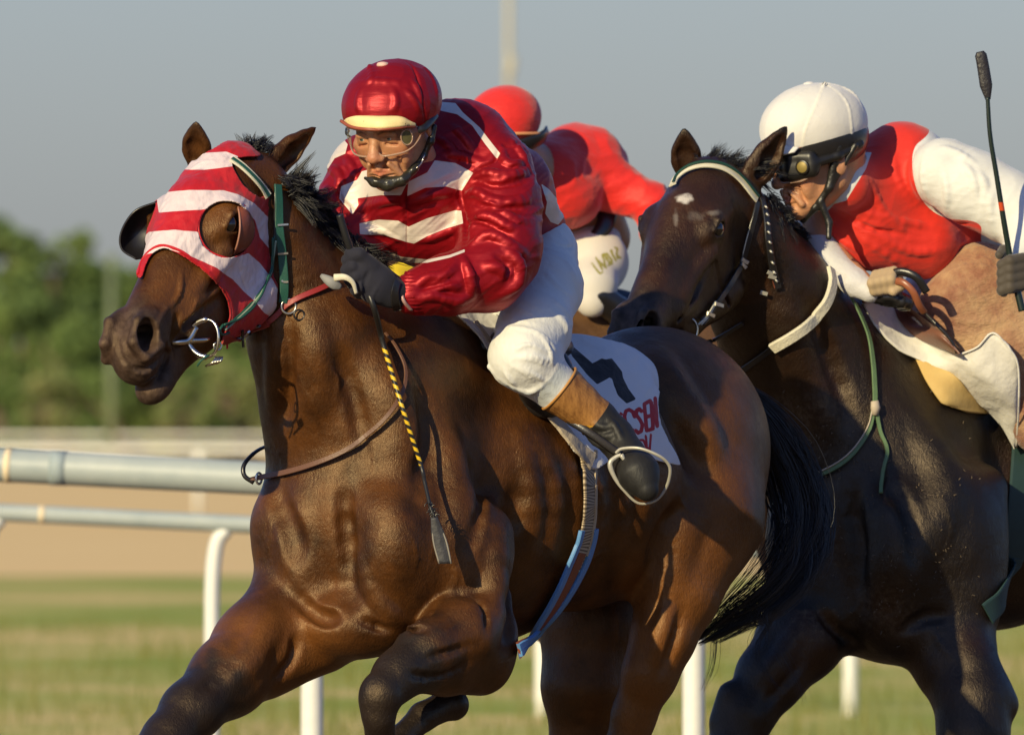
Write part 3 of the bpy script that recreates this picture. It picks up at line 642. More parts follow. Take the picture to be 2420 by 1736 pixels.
# ================================================================== tack of the leading horse
satin_red = M('satin_red_hood'); c_ = satin_red
st = c_.map(c_.attr('stripe'), -.4, .4); nz = c_.noise(16, 4, .6)
c_.col(c_.mix(st, c_.mix(nz, (.34, .006, .010), (.54, .014, .018)), c_.mix(nz, (.60, .47, .50), (.76, .66, .66)))).set(Roughness=.45, Sheen_Weight=.08, Specular_IOR_Level=.45, Anisotropic=.4)
c_.bump(c_.noise(30, 3, .5, c_.coord((1.6, 1, .5), (0, .6, 0))), .006, .6).bump(c_.noise(900, 2), .0006, .5); satin_red = c_.m
HS = Shape(); head_shape(HS, H1)
HP = [(455, 384), (484, 366), (508, 352), (541, 336), (578, 338), (604, 358), (612, 370), (575, 373), (552, 380), (548, 392), (560, 418), (580, 446), (604, 464), (622, 464), (642, 440), (650, 452), (653, 560), (652, 692), (640, 763), (604, 806), (560, 824), (528, 818), (529, 790), (540, 745), (531, 701), (501, 659), (448, 617), (408, 594), (384, 589), (360, 602), (345, 628), (336, 656), (326, 650), (325, 600), (300, 560), (360, 440), (415, 370)]
V, F = HS.mesh(3.2 * Q, off=7.0)
uv = uvof(V); l = H1.loc(V); m = polysd(uv, spline(HP, 220, True))
eye_n = np.where(l[:, 1] > 0, np.hypot((uv[:, 0] - 533) / 1.0, uv[:, 1] - 543) - 66, 1e3)
eye_f = np.where(l[:, 1] <= 0, (np.linalg.norm(l - [200, -84, 46], axis=1) - 50) * 1.2, 1e3)
earf = np.linalg.norm(l - [-20, -62, 66], axis=1) * 1.2 - 44
m = np.minimum(np.minimum(m, eye_n), np.minimum(eye_f, earf)); m = np.minimum(m, (l[:, 2] + 175) * 1.2)
W1 = [(440, 372), (483, 364), (536, 361), (562, 372), (549, 395), (483, 404), (420, 402)]
W2 = [(370, 458), (448, 451), (527, 452), (562, 462), (600, 482), (640, 522), (660, 560), (660, 600), (632, 585), (612, 562), (600, 520), (570, 488), (500, 495), (448, 499), (378, 504)]
W3 = [(335, 565), (355, 549), (412, 545), (466, 549), (500, 590), (555, 607), (585, 598), (612, 622), (642, 662), (662, 700), (655, 755), (622, 738), (600, 712), (575, 690), (548, 660), (510, 633), (448, 605), (400, 591), (350, 602), (315, 640)]
def stripes(uv): return np.max([polysd(uv, P) for P in (W1, W2, W3)], 0)
V, F, u_ = clip_mesh(V, F, m); l = l[u_]
V = V + vnormals(V, F) * (2.2 * fbm(V / 22, 2, 4) + 1.5 * np.abs(np.sin(V[:, 0] * .09 + V[:, 2] * .03)))[:, None] * .6
V = folds(V, F, 1.6, (50, 50, 15), (.9, 0), 51, 1.4)
hood = mk('blinker_hood', V, F, satin_red, root1, attrs=dict(stripe=stripes(uvof(V)))); sm = hood.modifiers.new('thick', 'SOLIDIFY'); sm.thickness = .003; sm.offset = 1
redtrim = simple('hood_trim', (.50, .01, .015), .5, bump=(300, .001)); leather_br = simple('brown_leather', (.20, .055, .030), .42, bump=(120, .0006), spec=.5)
blk_leather = simple('black_leather', (.014, .013, .014), .32, bump=(150, .0004), spec=.6); red_lea = simple('red_leather', (.28, .026, .024), .4, bump=(150, .0005), spec=.5)
green_w = simple('green_webbing', (.012, .075, .055), .5, bump=(400, .0006)); cream = simple('cream_webbing', (.62, .58, .45), .6, bump=(400, .0006))
metal = M('steel').col((.62, .58, .50)).set(Metallic=1.0, Roughness=.22).m; metal2 = simple('brushed_alloy', (.60, .58, .52), .34, metal=.85)
P, N = on_surface(HS, [(334, 655), (345, 622), (362, 600), (386, 588), (420, 597), (448, 615), (501, 657), (531, 700), (540, 745), (529, 790), (528, 816)], 90, 10.5, sm=3)
V, F = ribbon(P, N, 7, 4); mk('trim', V, F, redtrim, hood, smooth=False)
th = np.linspace(0, 2 * np.pi, 70); P, N = on_surface(HS, np.stack([533 + 66 * np.cos(th), 543 + 66 * np.sin(th)], 1), 90, 8, sm=2); V, F = tube(P, 2.6, 8); mk('trim', V, F, redtrim, hood)
def cup(base, lip, bulge, mat, name='eye_cup', nn=18, rimc=None):
    b, l_ = spline(base, 40), spline(lip, 40); s_ = np.linspace(0, 1, nn)[None, :, None]; G = b[:, None] * (1 - s_) + l_[:, None] * s_
    t = np.sin(np.linspace(0, np.pi, 40))[:, None, None]; G = G + np.array(bulge)[None, None] * np.sin(s_ * np.pi) * t * .6
    V = G.reshape(-1, 3) * [1, 1, -1]; i = np.arange(39)[:, None] * nn; j = np.arange(nn - 1)[None]; F = np.stack([i + j, i + j + 1, i + nn + j + 1, i + nn + j], -1).reshape(-1, 4)
    o = mk(name, V, F, mat, hood); sm = o.modifiers.new('thick', 'SOLIDIFY'); sm.thickness = .003
    V, F = tube(l_ * [1, 1, -1], 2.4, 8); mk('rim', V, F, rimc or mat, o); return o
def hs_y(pts): uv = np.array(pts, float); return [(a, y, b) for (a, b), y in zip(pts, HS.hit(uv))]
B_ = hs_y([(563, 480), (588, 500), (600, 540), (590, 580), (553, 606)]); B_ = [(a, y - 6, b) for a, y, b in B_]
ym = np.mean([q[1] for q in B_]); cup(B_, [(560, ym - 30, 479), (566, ym - 62, 508), (567, ym - 70, 543), (560, ym - 60, 580), (549, ym - 26, 606)], (26, -22, 0), leather_br, rimc=simple('cup_piping', (.35, .16, .11), .5))
yb = float(H1.p(200, -80, 40)[1])
cup([(384, yb - 10, 477), (366, yb + 10, 500), (352, yb + 30, 540), (345, yb + 20, 580), (346, yb, 608)], [(372, yb - 20, 477), (318, yb - 20, 500), (287, yb - 10, 548), (288, yb - 10, 588), (322, yb - 15, 612)], (-14, 26, 0), simple('cup_black', (.012, .011, .013), .35), rimc=blk_leather)
# bridle: a part of the horse's outfit, split into its pieces
SH1 = Shape(); SH1.ops = list(E1.ops)
def on1(pts, n=60, off=8, sm=4, **k): return on_surface(E1, pts, n, off, sm=sm, **k)
P, N = on1([(546, 384), (570, 402), (598, 430), (626, 464)], off=12); V, F = ribbon(P, N, 22, 3); bridle = mk('bridle', V, F, cream, root1, smooth=False)
V, F = ribbon(P + N * 2.2, N, 10, 2.5); mk('browband_stripe', V, F, green_w, bridle, smooth=False)
def bs(name, pts, w_, th, mat, off=8, n=60, sm=5, dy=0):
    P, N = on1(pts, n, off, sm); P = P + [0, dy, 0]; V, F = ribbon(P, N, w_, th); return mk(name, V, F, mat, bridle, smooth=False)
bs('cheek_strap', [(648, 440), (652, 480), (656, 540), (664, 600), (670, 660), (666, 712)], 21, 4, green_w, 14)
bs('cheek_strap', [(645, 452), (647, 520), (650, 600)], 10, 3, blk_leather, 13)
for q in ((662, 532), (664, 596), (668, 664)):
    P, N = on1([(q[0] - 12, q[1]), (q[0] + 12, q[1])], 6, 19, 1); V, F = ribbon(P, N, 5, 3); mk('buckle', V, F, metal2, bridle, smooth=False)
for k, (a, b) in enumerate([((645, 556), (516, 772)), ((648, 566), (518, 778)), ((640, 560), (515, 766))]):
    P, N = on1([a, (642 - 3 * k, 610), (628 - 4 * k, 660 + 4 * k), (596, 706 + 5 * k), (556, 744 + 3 * k), b], 60, 14 + 2 * k); V, F = tube(P, 3.0, 8); mk('tie_cord', V, F, green_w if k != 1 else simple('pale_cord', (.22, .30, .22), .7), bridle)
P, N = on1([(516, 766), (508, 778), (514, 788), (530, 782)], 20, 14); V, F = tube(P, 3.2, 8); mk('tie_cord', V, F, green_w, bridle)
# bit
bc = np.array([484, float(E1.hit([(478, 800)])[0]) - 34, -799]); a = np.linspace(0, 2 * np.pi, 60)
P = bc + np.stack([36 * np.cos(a) - 4 * np.cos(2 * a), -14 * np.cos(a), 44 * np.sin(a)], 1); V, F = tube(P, np.where(np.cos(a) < 0, 7.5, 3.8), 12, cap=False); V2, F2 = tube(spline([bc + (-78, -6, -10), bc + (-58, -8, -9), bc + (-38, -2, -4), bc + (-20, 8, 26)], 20), np.linspace(8, 7, 20), 12)
V3, F3 = tube(spline([bc + (-36, 0, -6), bc + (0, 30, -4), bc + (10, 60, 0)], 10), 6, 10); V, F = join([(V, F), (V2, F2), (V3, F3)]); mk('bit_ring', V, F, metal, bridle)
V, F = tube(spline([bc + (10, -6, -40), bc + (-8, -14, -52), bc + (-18, -8, -66)], 12), 2.4, 8); mk('tie_cord', V, F, green_w, bridle)
for k in range(4):
    V, F = tube(spline([bc + (26 + 5 * k, -4, -44), bc + (20 + 6 * k, -12, -56 + k), bc + (2 + 8 * k, -4, -66 + 2 * k)], 8), 2.6, 8); mk('curb_chain', V, F, metal, bridle)
bs('noseband', [(515, 797), (545, 793), (580, 784), (612, 770), (636, 757)], 24, 5, red_lea, 12)
bs('rein', [(636, 760), (664, 732), (700, 708), (745, 688), (792, 668)], 13, 4, red_lea, 9)
for q, h in (((562, 789), 34), ((578, 786), 30), ((603, 774), 32)):
    P, N = on1([(q[0] - 3, q[1] - h / 2), (q[0] + 3, q[1] + h / 2)], 6, 17, 1); V, F = ribbon(P, N, 7, 4); mk('buckle', V, F, metal2 if q[0] == 578 else blk_leather, bridle, smooth=False)
def ring(c, r, tr, mat, parent, name='ring', sq=1.0):
    a = np.linspace(0, 2 * np.pi, 40); P = np.array([c[0], c[1], -c[2]]) + np.stack([r * np.cos(a) * sq, r * .3 * np.cos(a), r * np.sin(a)], 1); V, F = tube(P, tr, 10, cap=False); return mk(name, V, F, mat, parent)
yr = float(E1.hit([(682, 724)])[0]); ring((682, yr - 10, 724), 17, 2.6, metal2, bridle); ring((514, float(bc[1]) + 2, 818), 9, 2.4, metal, bridle)
ring((707, float(E1.hit([(707, 742)])[0]) - 6, 744), 12, 2.2, blk_leather, bridle)
# rein end that loops over the neck
P, N = on1([(905, 790), (930, 820), (952, 870), (950, 920), (925, 970), (880, 1020), (810, 1068), (730, 1102), (650, 1124), (596, 1136)], 90, 8, sm=8); P[:, 1] -= 14 * np.sin(np.linspace(0, 1, 90) * np.pi)
V, F = ribbon(P, N, np.interp(np.linspace(0, 1, 90), [0, .4, 1], [6, 10, 14]), 3.5); mk('rein', V, F, simple('dark_rein', (.13, .060, .035), .5, bump=(150, .0006)), bridle, smooth=False)
V, F = tube(spline([(600, P[-1, 1] - 4, -1140), (578, P[-1, 1] - 6, -1124), (576, P[-1, 1], -1100), (594, P[-1, 1] + 20, -1076), (620, P[-1, 1] + 70, -1058), (660, P[-1, 1] + 150, -1046)], 24), np.full(24, 5.5), 8, flat=.5); mk('rein', V, F, blk_leather, bridle)
ring((612, P[-3, 1] - 6, 1130), 13, 3, metal2, bridle, sq=.5)
V, F = tube(spline([(758, yr - 60, -650), (785, yr - 66, -668), (806, yr - 60, -680)], 12), [4, 7, 9, 11, 12, 13, 13, 13, 12, 10, 8, 5], 14, flat=.4); mk('rubber_stop', V, F, simple('grey_rubber', (.20, .20, .20), .6), bridle)
V, F = tube(spline([(790, yr - 70, -656), (815, yr - 80, -655), (834, yr - 76, -668), (842, yr - 66, -694)], 20), np.linspace(9, 4, 20), 10, flat=.5); mk('rein', V, F, cream, bridle)

# hair
def hairs(root, name, roots, dirs, length, n, r0=1.3, droop=.3, jit=.35, seed=1, curl=.15):
    r_ = np.random.default_rng(seed); R_ = spline(roots, 400); D_ = spline(dirs, 400); m = max(n // 14, 1); t = np.linspace(0, 1, 8)[None, :, None]
    i = r_.integers(0, 400, m); b = R_[i] * [1, 1, -1] + r_.normal(size=(m, 3)) * [3, 12, 3]; d = D_[i] * [1, 1, -1] + r_.normal(size=(m, 3)) * jit * np.linalg.norm(D_[i], axis=1, keepdims=True)
    Ls = (length * r_.uniform(.4, 1.3, m))[:, None, None]; dd = d / np.linalg.norm(d, axis=1, keepdims=True); c = r_.normal(size=(m, 3)) * curl
    LK = b[:, None] + Ls * (dd[:, None] * t + c[:, None] * t ** 2 + np.array([0, 0, -droop]) * t ** 2.2)   # locks
    L = np.repeat(LK, 14, 0); k = len(L); L = L + (r_.normal(size=(k, 1, 3)) * 6) * (1 - .75 * t) + r_.normal(size=(k, 1, 3)) * length * .07 * t ** 2 * (r_.random((k, 1, 1)) < .35)
    L = L[:, :1] + (L - L[:, :1]) * r_.uniform(.6, 1.05, (k, 1, 1)); V, F = strands(L, r0); return mk(name, V, F, hairm, root)
cr1 = crest(E1, [430, 455, 480, 510, 540, 570, 600, 640, 680], 560, 900)
hairs(root1, 'mane', cr1, [(.9, -.1, -.7), (.9, -.1, -.6), (.9, -.2, -.5), (.9, -.2, -.3), (.8, -.3, 0), (.6, -.3, .4), (.5, -.3, .6), (.5, -.3, .7), (.4, -.5, .8)], 58, 4200, 1.9, .2, .34, 3, .25)
hairs(root1, 'mane', [(a - 16, b - 50, c) for a, b, c in cr1], [(.7, -.3, -.2), (.7, -.3, .1), (.6, -.4, .5), (.5, -.4, .8), (.4, -.5, .9)], 50, 3200, 1.8, .3, .3, 5)
hairs(root1, 'forelock', [(578, 50, 352), (600, 50, 346), (630, 60, 352)], [(.1, 0, -1), (.3, 0, -1), (.7, 0, -.6)], 34, 500, 1.3, .1, .35, 6)
def lockset(root, name, paths, n, wid, r0, seed, jit=.5):
    r_ = np.random.default_rng(seed); out = []
    for P in paths:
        Q_ = spline(np.array(P, float)[:, :3], 22); ww = spline(np.stack([np.array(P, float)[:, 3]] * 2 + [np.zeros(len(P))], 1), 22)[:, 0]
        nc = max(n // 12, 1); ci = r_.integers(0, nc, n); o = (r_.normal(size=(nc, 1, 3)) * [1, .8, 1])[ci]; o2 = r_.normal(size=(n, 1, 3)) * .28; wob = (r_.normal(size=(nc, 1, 3)) * jit)[ci] + r_.normal(size=(n, 1, 3)) * .12; t = np.linspace(0, 1, 22)[None, :, None]; ph = r_.uniform(0, 6, (nc, 1, 1))[ci]; o = o + o2 * (1 - .5 * t)
        L = Q_[None] * [1, 1, -1] + o * ww[None, :, None] * wid + wob * np.sin(t * 6 + ph) * ww[None, :, None] * .25; out.append(L)
    V, F = strands(np.concatenate(out), r0, .2); return mk(name, V, F, hairm, root)
lockset(root1, 'tail', [[(1735, 1140, 920, 18), (1800, 1200, 980, 30), (1850, 1250, 1080, 55), (1890, 1260, 1200, 62), (1880, 1240, 1300, 60), (1810, 1220, 1390, 48), (1730, 1210, 1450, 30), (1650, 1200, 1510, 12)],
   [(1735, 1140, 920, 18), (1800, 1210, 1000, 30), (1870, 1260, 1120, 44), (1905, 1270, 1220, 46), (1880, 1250, 1310, 48), (1820, 1230, 1400, 40), (1760, 1220, 1450, 32), (1690, 1210, 1500, 20)]], 380, .6, 1.3, 11, 1.0)
lockset(root1, 'tail', [[(1800, 1220, 1380, 30), (1760, 1210, 1450, 40), (1735, 1200, 1530, 50), (1730, 1200, 1600, 40)], [(1830, 1230, 1390, 30), (1820, 1210, 1470, 40), (1830, 1200, 1540, 50), (1850, 1200, 1620, 60)]], 24, .8, .8, 12, 1.6)

# ================================================================== leading rider
class Hum:                                  # head frame: l left, f forward, u up
    def __init__(s, eyes, yaw, pitch, roll, sc, y):
        cy, sy, cp, sp = math.cos(yaw), math.sin(yaw), math.cos(pitch), math.sin(pitch)
        f = np.array([-sy * cp, -cy * cp, -sp]); l = np.array([cy, -sy, 0.]); u = np.array([-sy * sp, -cy * sp, cp])
        cr, sr = math.cos(roll), math.sin(roll); l, u = l * cr + u * sr, u * cr - l * sr
        s.R = np.stack([l, f, u], 1); s.s = sc; s.t = np.array([eyes[0], y, -eyes[1]], float) - sc * 82 * f
    def p(s, l, f, u): return s.t + s.s * (s.R @ np.array([l, f, u], float))
    def loc(s, P): return ((np.asarray(P) - s.t) / s.s) @ s.R
    def e(s, S_, c, r, k=12, sub=False): S_.EL(s.p(*c), [x * s.s for x in r], s.R, k * s.s, sub)
    def c(s, S_, a, b, ra, rb, k=12, sub=False): S_.CL(s.p(*a), s.p(*b), ra * s.s, rb * s.s, k * s.s, sub)
def human_head(S_, H, mouth=0.0, neck=(1010, 260, 450)):
    e = lambda *a, **k: H.e(S_, *a, **k); c = lambda *a, **k: H.c(S_, *a, **k)
    e((0, -8, 30), (76, 96, 84), 20); e((0, 30, -30), (57, 60, 78), 30)
    for q in (-1, 1):
        c((q * 47, -5, -50), (q * 15, 70, -96), 21, 17, 22); e((q * 44, 60, -22), (22, 20, 17), 18); e((q * 38, 62, -50), (18, 16, 22), 16)
    e((0, 78, -98), (20, 18, 17), 14); c((-34, 80, 17), (-8, 90, 14), 9, 8, 10); c((34, 80, 17), (8, 90, 14), 9, 8, 10)
    for q in (-1, 1): e((q * 31, 97, -1), (17, 13, 10.5), 8, sub=True); e((q * 31, 76, -1), (15, 13, 12), 5)
    for q in (-1, 1):
        e((q * 31, 91, -2.5), (12, 5, 3.1), 2.5, sub=True); c((q * 18, 84, 6), (q * 44, 80, 5), 4, 3.5, 5); c((q * 19, 84, -10), (q * 42, 79, -9), 3, 2.6, 5)
    c((0, 86, 8), (0, 108, -32), 8.5, 12, 9); e((0, 110, -36), (12, 10, 9.5), 8)
    for q in (-1, 1): e((q * 13.5, 100, -39), (8.5, 11, 8), 6); c((q * 6, 104, -45), (q * 7, 98, -40), 3, 3, 3, sub=True)
    for q in (-1, 1): c((q * 15, 101, -40), (q * 31, 80, -72), 3.2, 4.2, 6, sub=True); c((q * 40, 76, -48), (q * 38, 70, -80), 3.5, 3.5, 8, sub=True); c((q * 22, 92, -54), (q * 36, 76, -84), 5, 6, 9); c((q * 22, 84, -13), (q * 44, 77, -18), 2, 2, 6, sub=True)
    c((0, 93, -56), (0, 97, -62), 9, 6, 8)
    for q in (-1, 1): c((0, 96, -65 + mouth), (q * 26, 84, -71), 3.6, 2.6, 5); c((0, 94.5, -75 - mouth), (q * 22, 84, -74), 4.6, 3, 5)
    for q in (-1, 1): c((0, 104, -69.5), (q * 26, 90, -71.5), 2.0 + mouth, 2.0, 3, sub=True)
    c((-12, 93, -86), (12, 93, -86), 4, 4, 8, sub=True)
    for q in (-1, 1):
        e((q * 77, -6, -6), (7, 17, 30), 6); e((q * 84, -2, -2), (5, 9, 17), 5, sub=True)
    S_.CL(H.p(0, -22, -40), (neck[0], neck[1], -neck[2]), 50 * H.s, 54, 24)
def skin_mat(name, base=(.52, .25, .13), red=(.56, .17, .10)):
    m = M(name); n = m.noise(28, 4, .6); c = m.mix(m.map(n, .35, .7), base, tuple(x * .78 for x in base)); c = m.mix(m.attr('blush'), c, red); c = m.mix(m.attr('dark'), c, (.06, .03, .02)); m.col(c)
    m.set(Roughness=.46, Subsurface_Weight=.12, Subsurface_Radius=(.01, .004, .002), Specular_IOR_Level=.45); m.bump(m.noise(160, 4, .6), .0012, .7).bump(m.noise(45, 3, .6), .003, .5); return m.m
skin = skin_mat('skin')
def face_attr(H):
    def f(V):
        l = H.loc(V); d = lambda c, r: np.clip(1.4 - np.linalg.norm((l - c) / r, axis=1), 0, 1)
        bl = np.maximum.reduce([d([0, 108, -36], [16, 16, 14]) * .5, d([0, 97, -70], [28, 10, 9]) * .8, d([45, 66, -30], [24, 20, 20]) * .35, d([-45, 66, -30], [24, 20, 20]) * .35])
        br = np.maximum(*[polysd(l[:, [0, 2]], [(q * 12, 13), (q * 26, 19), (q * 45, 14), (q * 45, 10), (q * 26, 13), (q * 12, 8)]) for q in (1, -1)]); br = np.clip(br / 2 + .5, 0, 1) * (l[:, 1] > 50)
        st = np.clip((-l[:, 2] - 78) / 30, 0, 1) * .12 * (l[:, 1] > 0)
        lash = np.maximum(*[d([q * 31, 90, 1], [16, 8, 3]) for q in (1, -1)]) * .5
        return dict(blush=bl, dark=np.clip(br * .75 + st + lash, 0, 1))
    return f
def human_eyes(H, root, iris=(.10, .14, .12)):
    em = M('eyeball'); l_ = em.attr('iris'); em.col(em.mix(em.map(l_, -.3, .3), (.62, .56, .52), em.mix(em.map(l_, 2.6, 3.2), iris, (.004, .004, .004)))).set(Roughness=.08, Coat_Weight=.6)
    for q in (-1, 1):
        r = 11.5 * H.s; a = np.linspace(.01, np.pi - .01, 16); P = np.stack([0 * a, 0 * a, -np.cos(a) * r], 1); V, F = tube(P, np.sin(a) * r, 20); V = V + H.p(q * 31, 76.5, -1.5)
        lc = H.loc(V); g = np.array([q * 31 - 1.5, 88, -1.2]); mk('eye', V, F, em.m, root, attrs=dict(iris=5.2 - np.linalg.norm(lc - g, axis=1)))
def fabric(name, cols, rough=.5, weave=700, wd=.0004, fold=None, sheen=.3, spec=.4, var=.12):
    """cols: base colour, then (attribute, colour) pairs laid over it"""
    m = M(name); n = m.noise(12, 4, .6); f = lambda c: m.mix(n, tuple(x * (1 - var) for x in c), tuple(min(1, x * (1 + var)) for x in c)); c = f(cols[0])
    for an, cc in cols[1:]: c = m.mix(m.map(m.attr(an), -.35, .35), c, f(cc))
    m.col(c).set(Roughness=rough, Sheen_Weight=sheen, Specular_IOR_Level=spec)
    if fold: m.bump(m.noise(fold[0], 3, .55, m.coord(fold[2], fold[3])), fold[1], .9)
    m.bump(m.noise(weave, 2), wd, .5); return m.m
silk = M('red_satin'); nz = silk.noise(14, 4, .6)
cc = silk.mix(nz, (.20, .003, .008), (.40, .007, .014)); cc = silk.mix(silk.map(silk.attr('band'), -.4, .4), cc, silk.mix(nz, (.58, .50, .44), (.74, .66, .60))); cc = silk.mix(silk.attr('deep'), cc, (.13, .004, .012))
silk.col(cc).set(Roughness=.45, Metallic=silk.map(silk.attr('band'), -.4, .4, .42, .10), Specular_IOR_Level=.4, Sheen_Weight=.05, Sheen_Roughness=.35, Sheen_Tint=(1, .25, .25, 1))
silk.bump(silk.noise(48, 2, .5, silk.coord((.35, 1, 2.0), (0, -.45, 0))), .0018, .6).bump(silk.noise(20, 2, .45, silk.coord((.5, 1, 2.0), (0, -.35, 0))), .0025, .5).bump(silk.noise(420, 2, .5), .0005, .4); silk = silk.m
rider1 = empty('person', (1290, 600, 760), 'rider in shiny dark red jacket with white bands, clear goggles, crouched over the bay horse', 'person')
HD1 = Hum((889, 325), math.radians(28), math.radians(20), math.radians(2), 1.17, 52)
B1 = Shape(); human_head(B1, HD1)
B1.C((985, 230, 450), (1100, 400, 440), 60, 95, 30).C((1100, 400, 440), (1220, 540, 530), 90, 60, 30).C((1220, 540, 530), (1270, 620, 600), 60, 58, 30)
B1.chain([(1185, 300, 420, 56), (1180, 190, 600, 46), (1060, 70, 676, 36), (975, 10, 697, 25), (930, -14, 690, 27)], 16)
B1.chain([(870, 420, 430, 56), (850, 330, 560, 42), (860, 240, 680, 30)], 16)
B1.chain([(1270, 610, 610, 58), (1262, 330, 760, 50), (1262, 220, 840, 42), (1330, 225, 930, 30), (1430, 235, 1020, 24)], 16)
V, F = B1.mesh(2.6 * Q, (760, -120, -800), (1080, 420, -200)); V2, F2 = B1.mesh(7, (740, -100, -1100), (1500, 760, -300))
pl = np.array([1000, 240, -470.]); pn = nrm([-.6, -.5, .8]); V, F = sub_mesh(V, F, (V[F].mean(1) - pl) @ pn > -2); V2, F2 = sub_mesh(V2, F2, (V2[F2].mean(1) - pl) @ pn < 5)
Vb = np.concatenate([V, V2]); Fb = np.concatenate([F, F2 + len(V)]); mk('body', Vb, Fb, skin, rider1, attrs=face_attr(HD1)(Vb)); human_eyes(HD1, rider1)

# jacket
J1 = Shape()
J1.E((985, 330, 480), (140, 150, 130), None, 50).C((990, 260, 430), (1080, 380, 380), 90, 132, 60).C((1080, 380, 380), (1190, 500, 460), 132, 110, 60).C((1190, 500, 460), (1268, 620, 540), 112, 68, 50)
J1.E((1040, 330, 560), (110, 110, 75), None, 50)
J1.chain([(1182, 300, 402, 80), (1188, 230, 490, 84), (1180, 175, 590, 92), (1150, 120, 648, 82), (1055, 62, 674, 62), (990, 24, 690, 44), (962, 2, 698, 34)], 44)
J1.chain([(870, 410, 405, 92), (838, 370, 500, 84), (840, 320, 560, 60), (858, 250, 640, 44)], 50)
J1.C((958, 190, 415), (990, 260, 440), 62, 80, 40)
z2 = lambda P: [(700 + x / 2.26, 80 + y / 2.26) for x, y in P]
R_ = J1.ridge; G_ = J1.groove
for P, r, h in [([(1090, 600), (1115, 690), (1175, 705), (1235, 680)], 8, 9), ([(900, 800), (1000, 745), (1100, 765), (1200, 745), (1262, 700)], (9, 13), 10), ([(890, 870), (960, 850), (1060, 900), (1200, 895), (1280, 840)], (8, 14), 11),
    ([(900, 965), (1000, 912), (1100, 960), (1180, 1000), (1265, 1010)], (8, 13), 10), ([(930, 1040), (985, 980), (1060, 990), (1150, 1040), (1255, 1062)], (7, 12), 9), ([(920, 1140), (1000, 1080), (1080, 1090), (1170, 1150), (1235, 1185)], (9, 14), 10),
    ([(1090, 1130), (1180, 1220), (1178, 1330), (1080, 1405)], (10, 16), 12), ([(880, 1180), (922, 1290), (938, 1410)], (8, 11), 10), ([(640, 1330), (700, 1300), (800, 1285), (880, 1200)], (6, 11), 8), ([(640, 1425), (740, 1400), (860, 1425), (960, 1400)], (6, 12), 8),
    ([(700, 1360), (800, 1340), (880, 1360)], 8, 7), ([(1000, 1240), (1080, 1250), (1130, 1310)], 10, 6), ([(1150, 560), (1200, 640), (1270, 760)], 8, 5), ([(760, 560), (830, 620), (850, 700)], 8, 6), ([(820, 480), (900, 560), (960, 640)], 8, 6),
    ([(780, 640), (880, 650), (1000, 690)], 7, 5), ([(340, 940), (450, 900), (560, 890)], 8, 5), ([(620, 900), (740, 860), (860, 840)], 8, 5), ([(350, 1060), (460, 1050), (570, 1110)], 6, 4), ([(640, 1110), (760, 1080), (880, 1020)], 7, 5),
    ([(130, 820), (200, 860), (240, 950)], 8, 7), ([(170, 700), (230, 760), (240, 840)], 8, 7), ([(120, 950), (190, 940), (280, 990)], 8, 7), ([(150, 1060), (210, 1020), (290, 1080)], 8, 6), ([(250, 640), (300, 720), (330, 800)], 7, 6)]:
    R_(z2(P), r, h * 1.35, 8, 12)
for P, r, h in [([(580, 850), (585, 950), (590, 1120)], 3, 3), ([(870, 780), (880, 900), (900, 1020), (910, 1120)], 6, 9), ([(1090, 590), (1060, 680), (960, 730), (880, 820)], 5, 6), ([(900, 1010), (980, 1000), (1080, 1040), (1180, 1110)], 6, 7), ([(640, 1370), (720, 1345), (860, 1320)], 5, 6),
    ([(930, 900), (1050, 930), (1220, 940)], 7, 6), ([(940, 780), (1080, 810), (1240, 780)], 7, 6), ([(1100, 590), (1140, 600), (1190, 580)], 4, 4), ([(1060, 1180), (1130, 1240), (1120, 1330)], 8, 6), ([(230, 770), (240, 880), (310, 960)], 5, 6)]:
    G_(z2(P), r, h * 1.35, 7, 12)
V, F = J1.mesh(3.6 * Q); V = folds(V, F, 3.0, (150, 90, 30), (.45, 0), 3, 1.3); V = folds(V, F, .9, (100, 60, 13), (.75, 0), 31, 1.3)
N = vnormals(V, F); uv = uvof(V)
cuff = np.clip(1 - np.abs((uv - [975, 700]) @ nrm([.97, -.25]) ) / 16, 0, 1) * (np.linalg.norm(uv - [975, 698], axis=1) < 60); V = V + N * (cuff * 2.8 * np.sin(V[:, 2] * .75))[:, None]
P_ = lambda L: polysd(uv, z2(L)); yv = V[:, 1]
b1 = np.maximum.reduce([P_([(230, 880), (300, 965), (332, 915), (328, 878), (450, 862), (560, 862), (590, 800), (480, 700), (350, 735), (325, 780), (240, 815)]), P_([(592, 868), (600, 790), (700, 740), (740, 676), (850, 690), (945, 742), (885, 838), (800, 815), (690, 822)])])
b2 = P_([(338, 1012), (440, 992), (545, 998), (600, 1030), (700, 985), (850, 942), (882, 945), (892, 1012), (800, 1040), (700, 1080), (630, 1120), (590, 1112), (480, 1078), (340, 1070)])
b3 = P_([(480, 1155), (560, 1190), (700, 1205), (820, 1180), (900, 1150), (900, 1165), (820, 1195), (700, 1222), (560, 1225), (500, 1190)])
b2 = np.where(yv > 420, -5, b2); b1 = np.where(yv > 470, -5, b1)
b4 = P_([(740, 360), (850, 370), (890, 420), (980, 500), (1050, 590), (1090, 640), (1072, 668), (1010, 590), (940, 490), (860, 430), (770, 410)])
b5 = P_([(150, 720), (235, 540), (275, 590), (262, 640), (205, 665), (170, 720)])
b6 = P_([(1308, 800), (1350, 830), (1410, 900), (1430, 980), (1400, 1020), (1360, 1005), (1330, 960), (1340, 900)])
zipd = -np.abs((uv[:, 0] - (700 + 588 / 2.26))) + 2
dp = np.clip(zipd / 2, 0, 1) * (uv[:, 1] > 455) * (uv[:, 1] < 590) * .7
band = np.maximum.reduce([b1, b2, b3, b4, b5, b6])
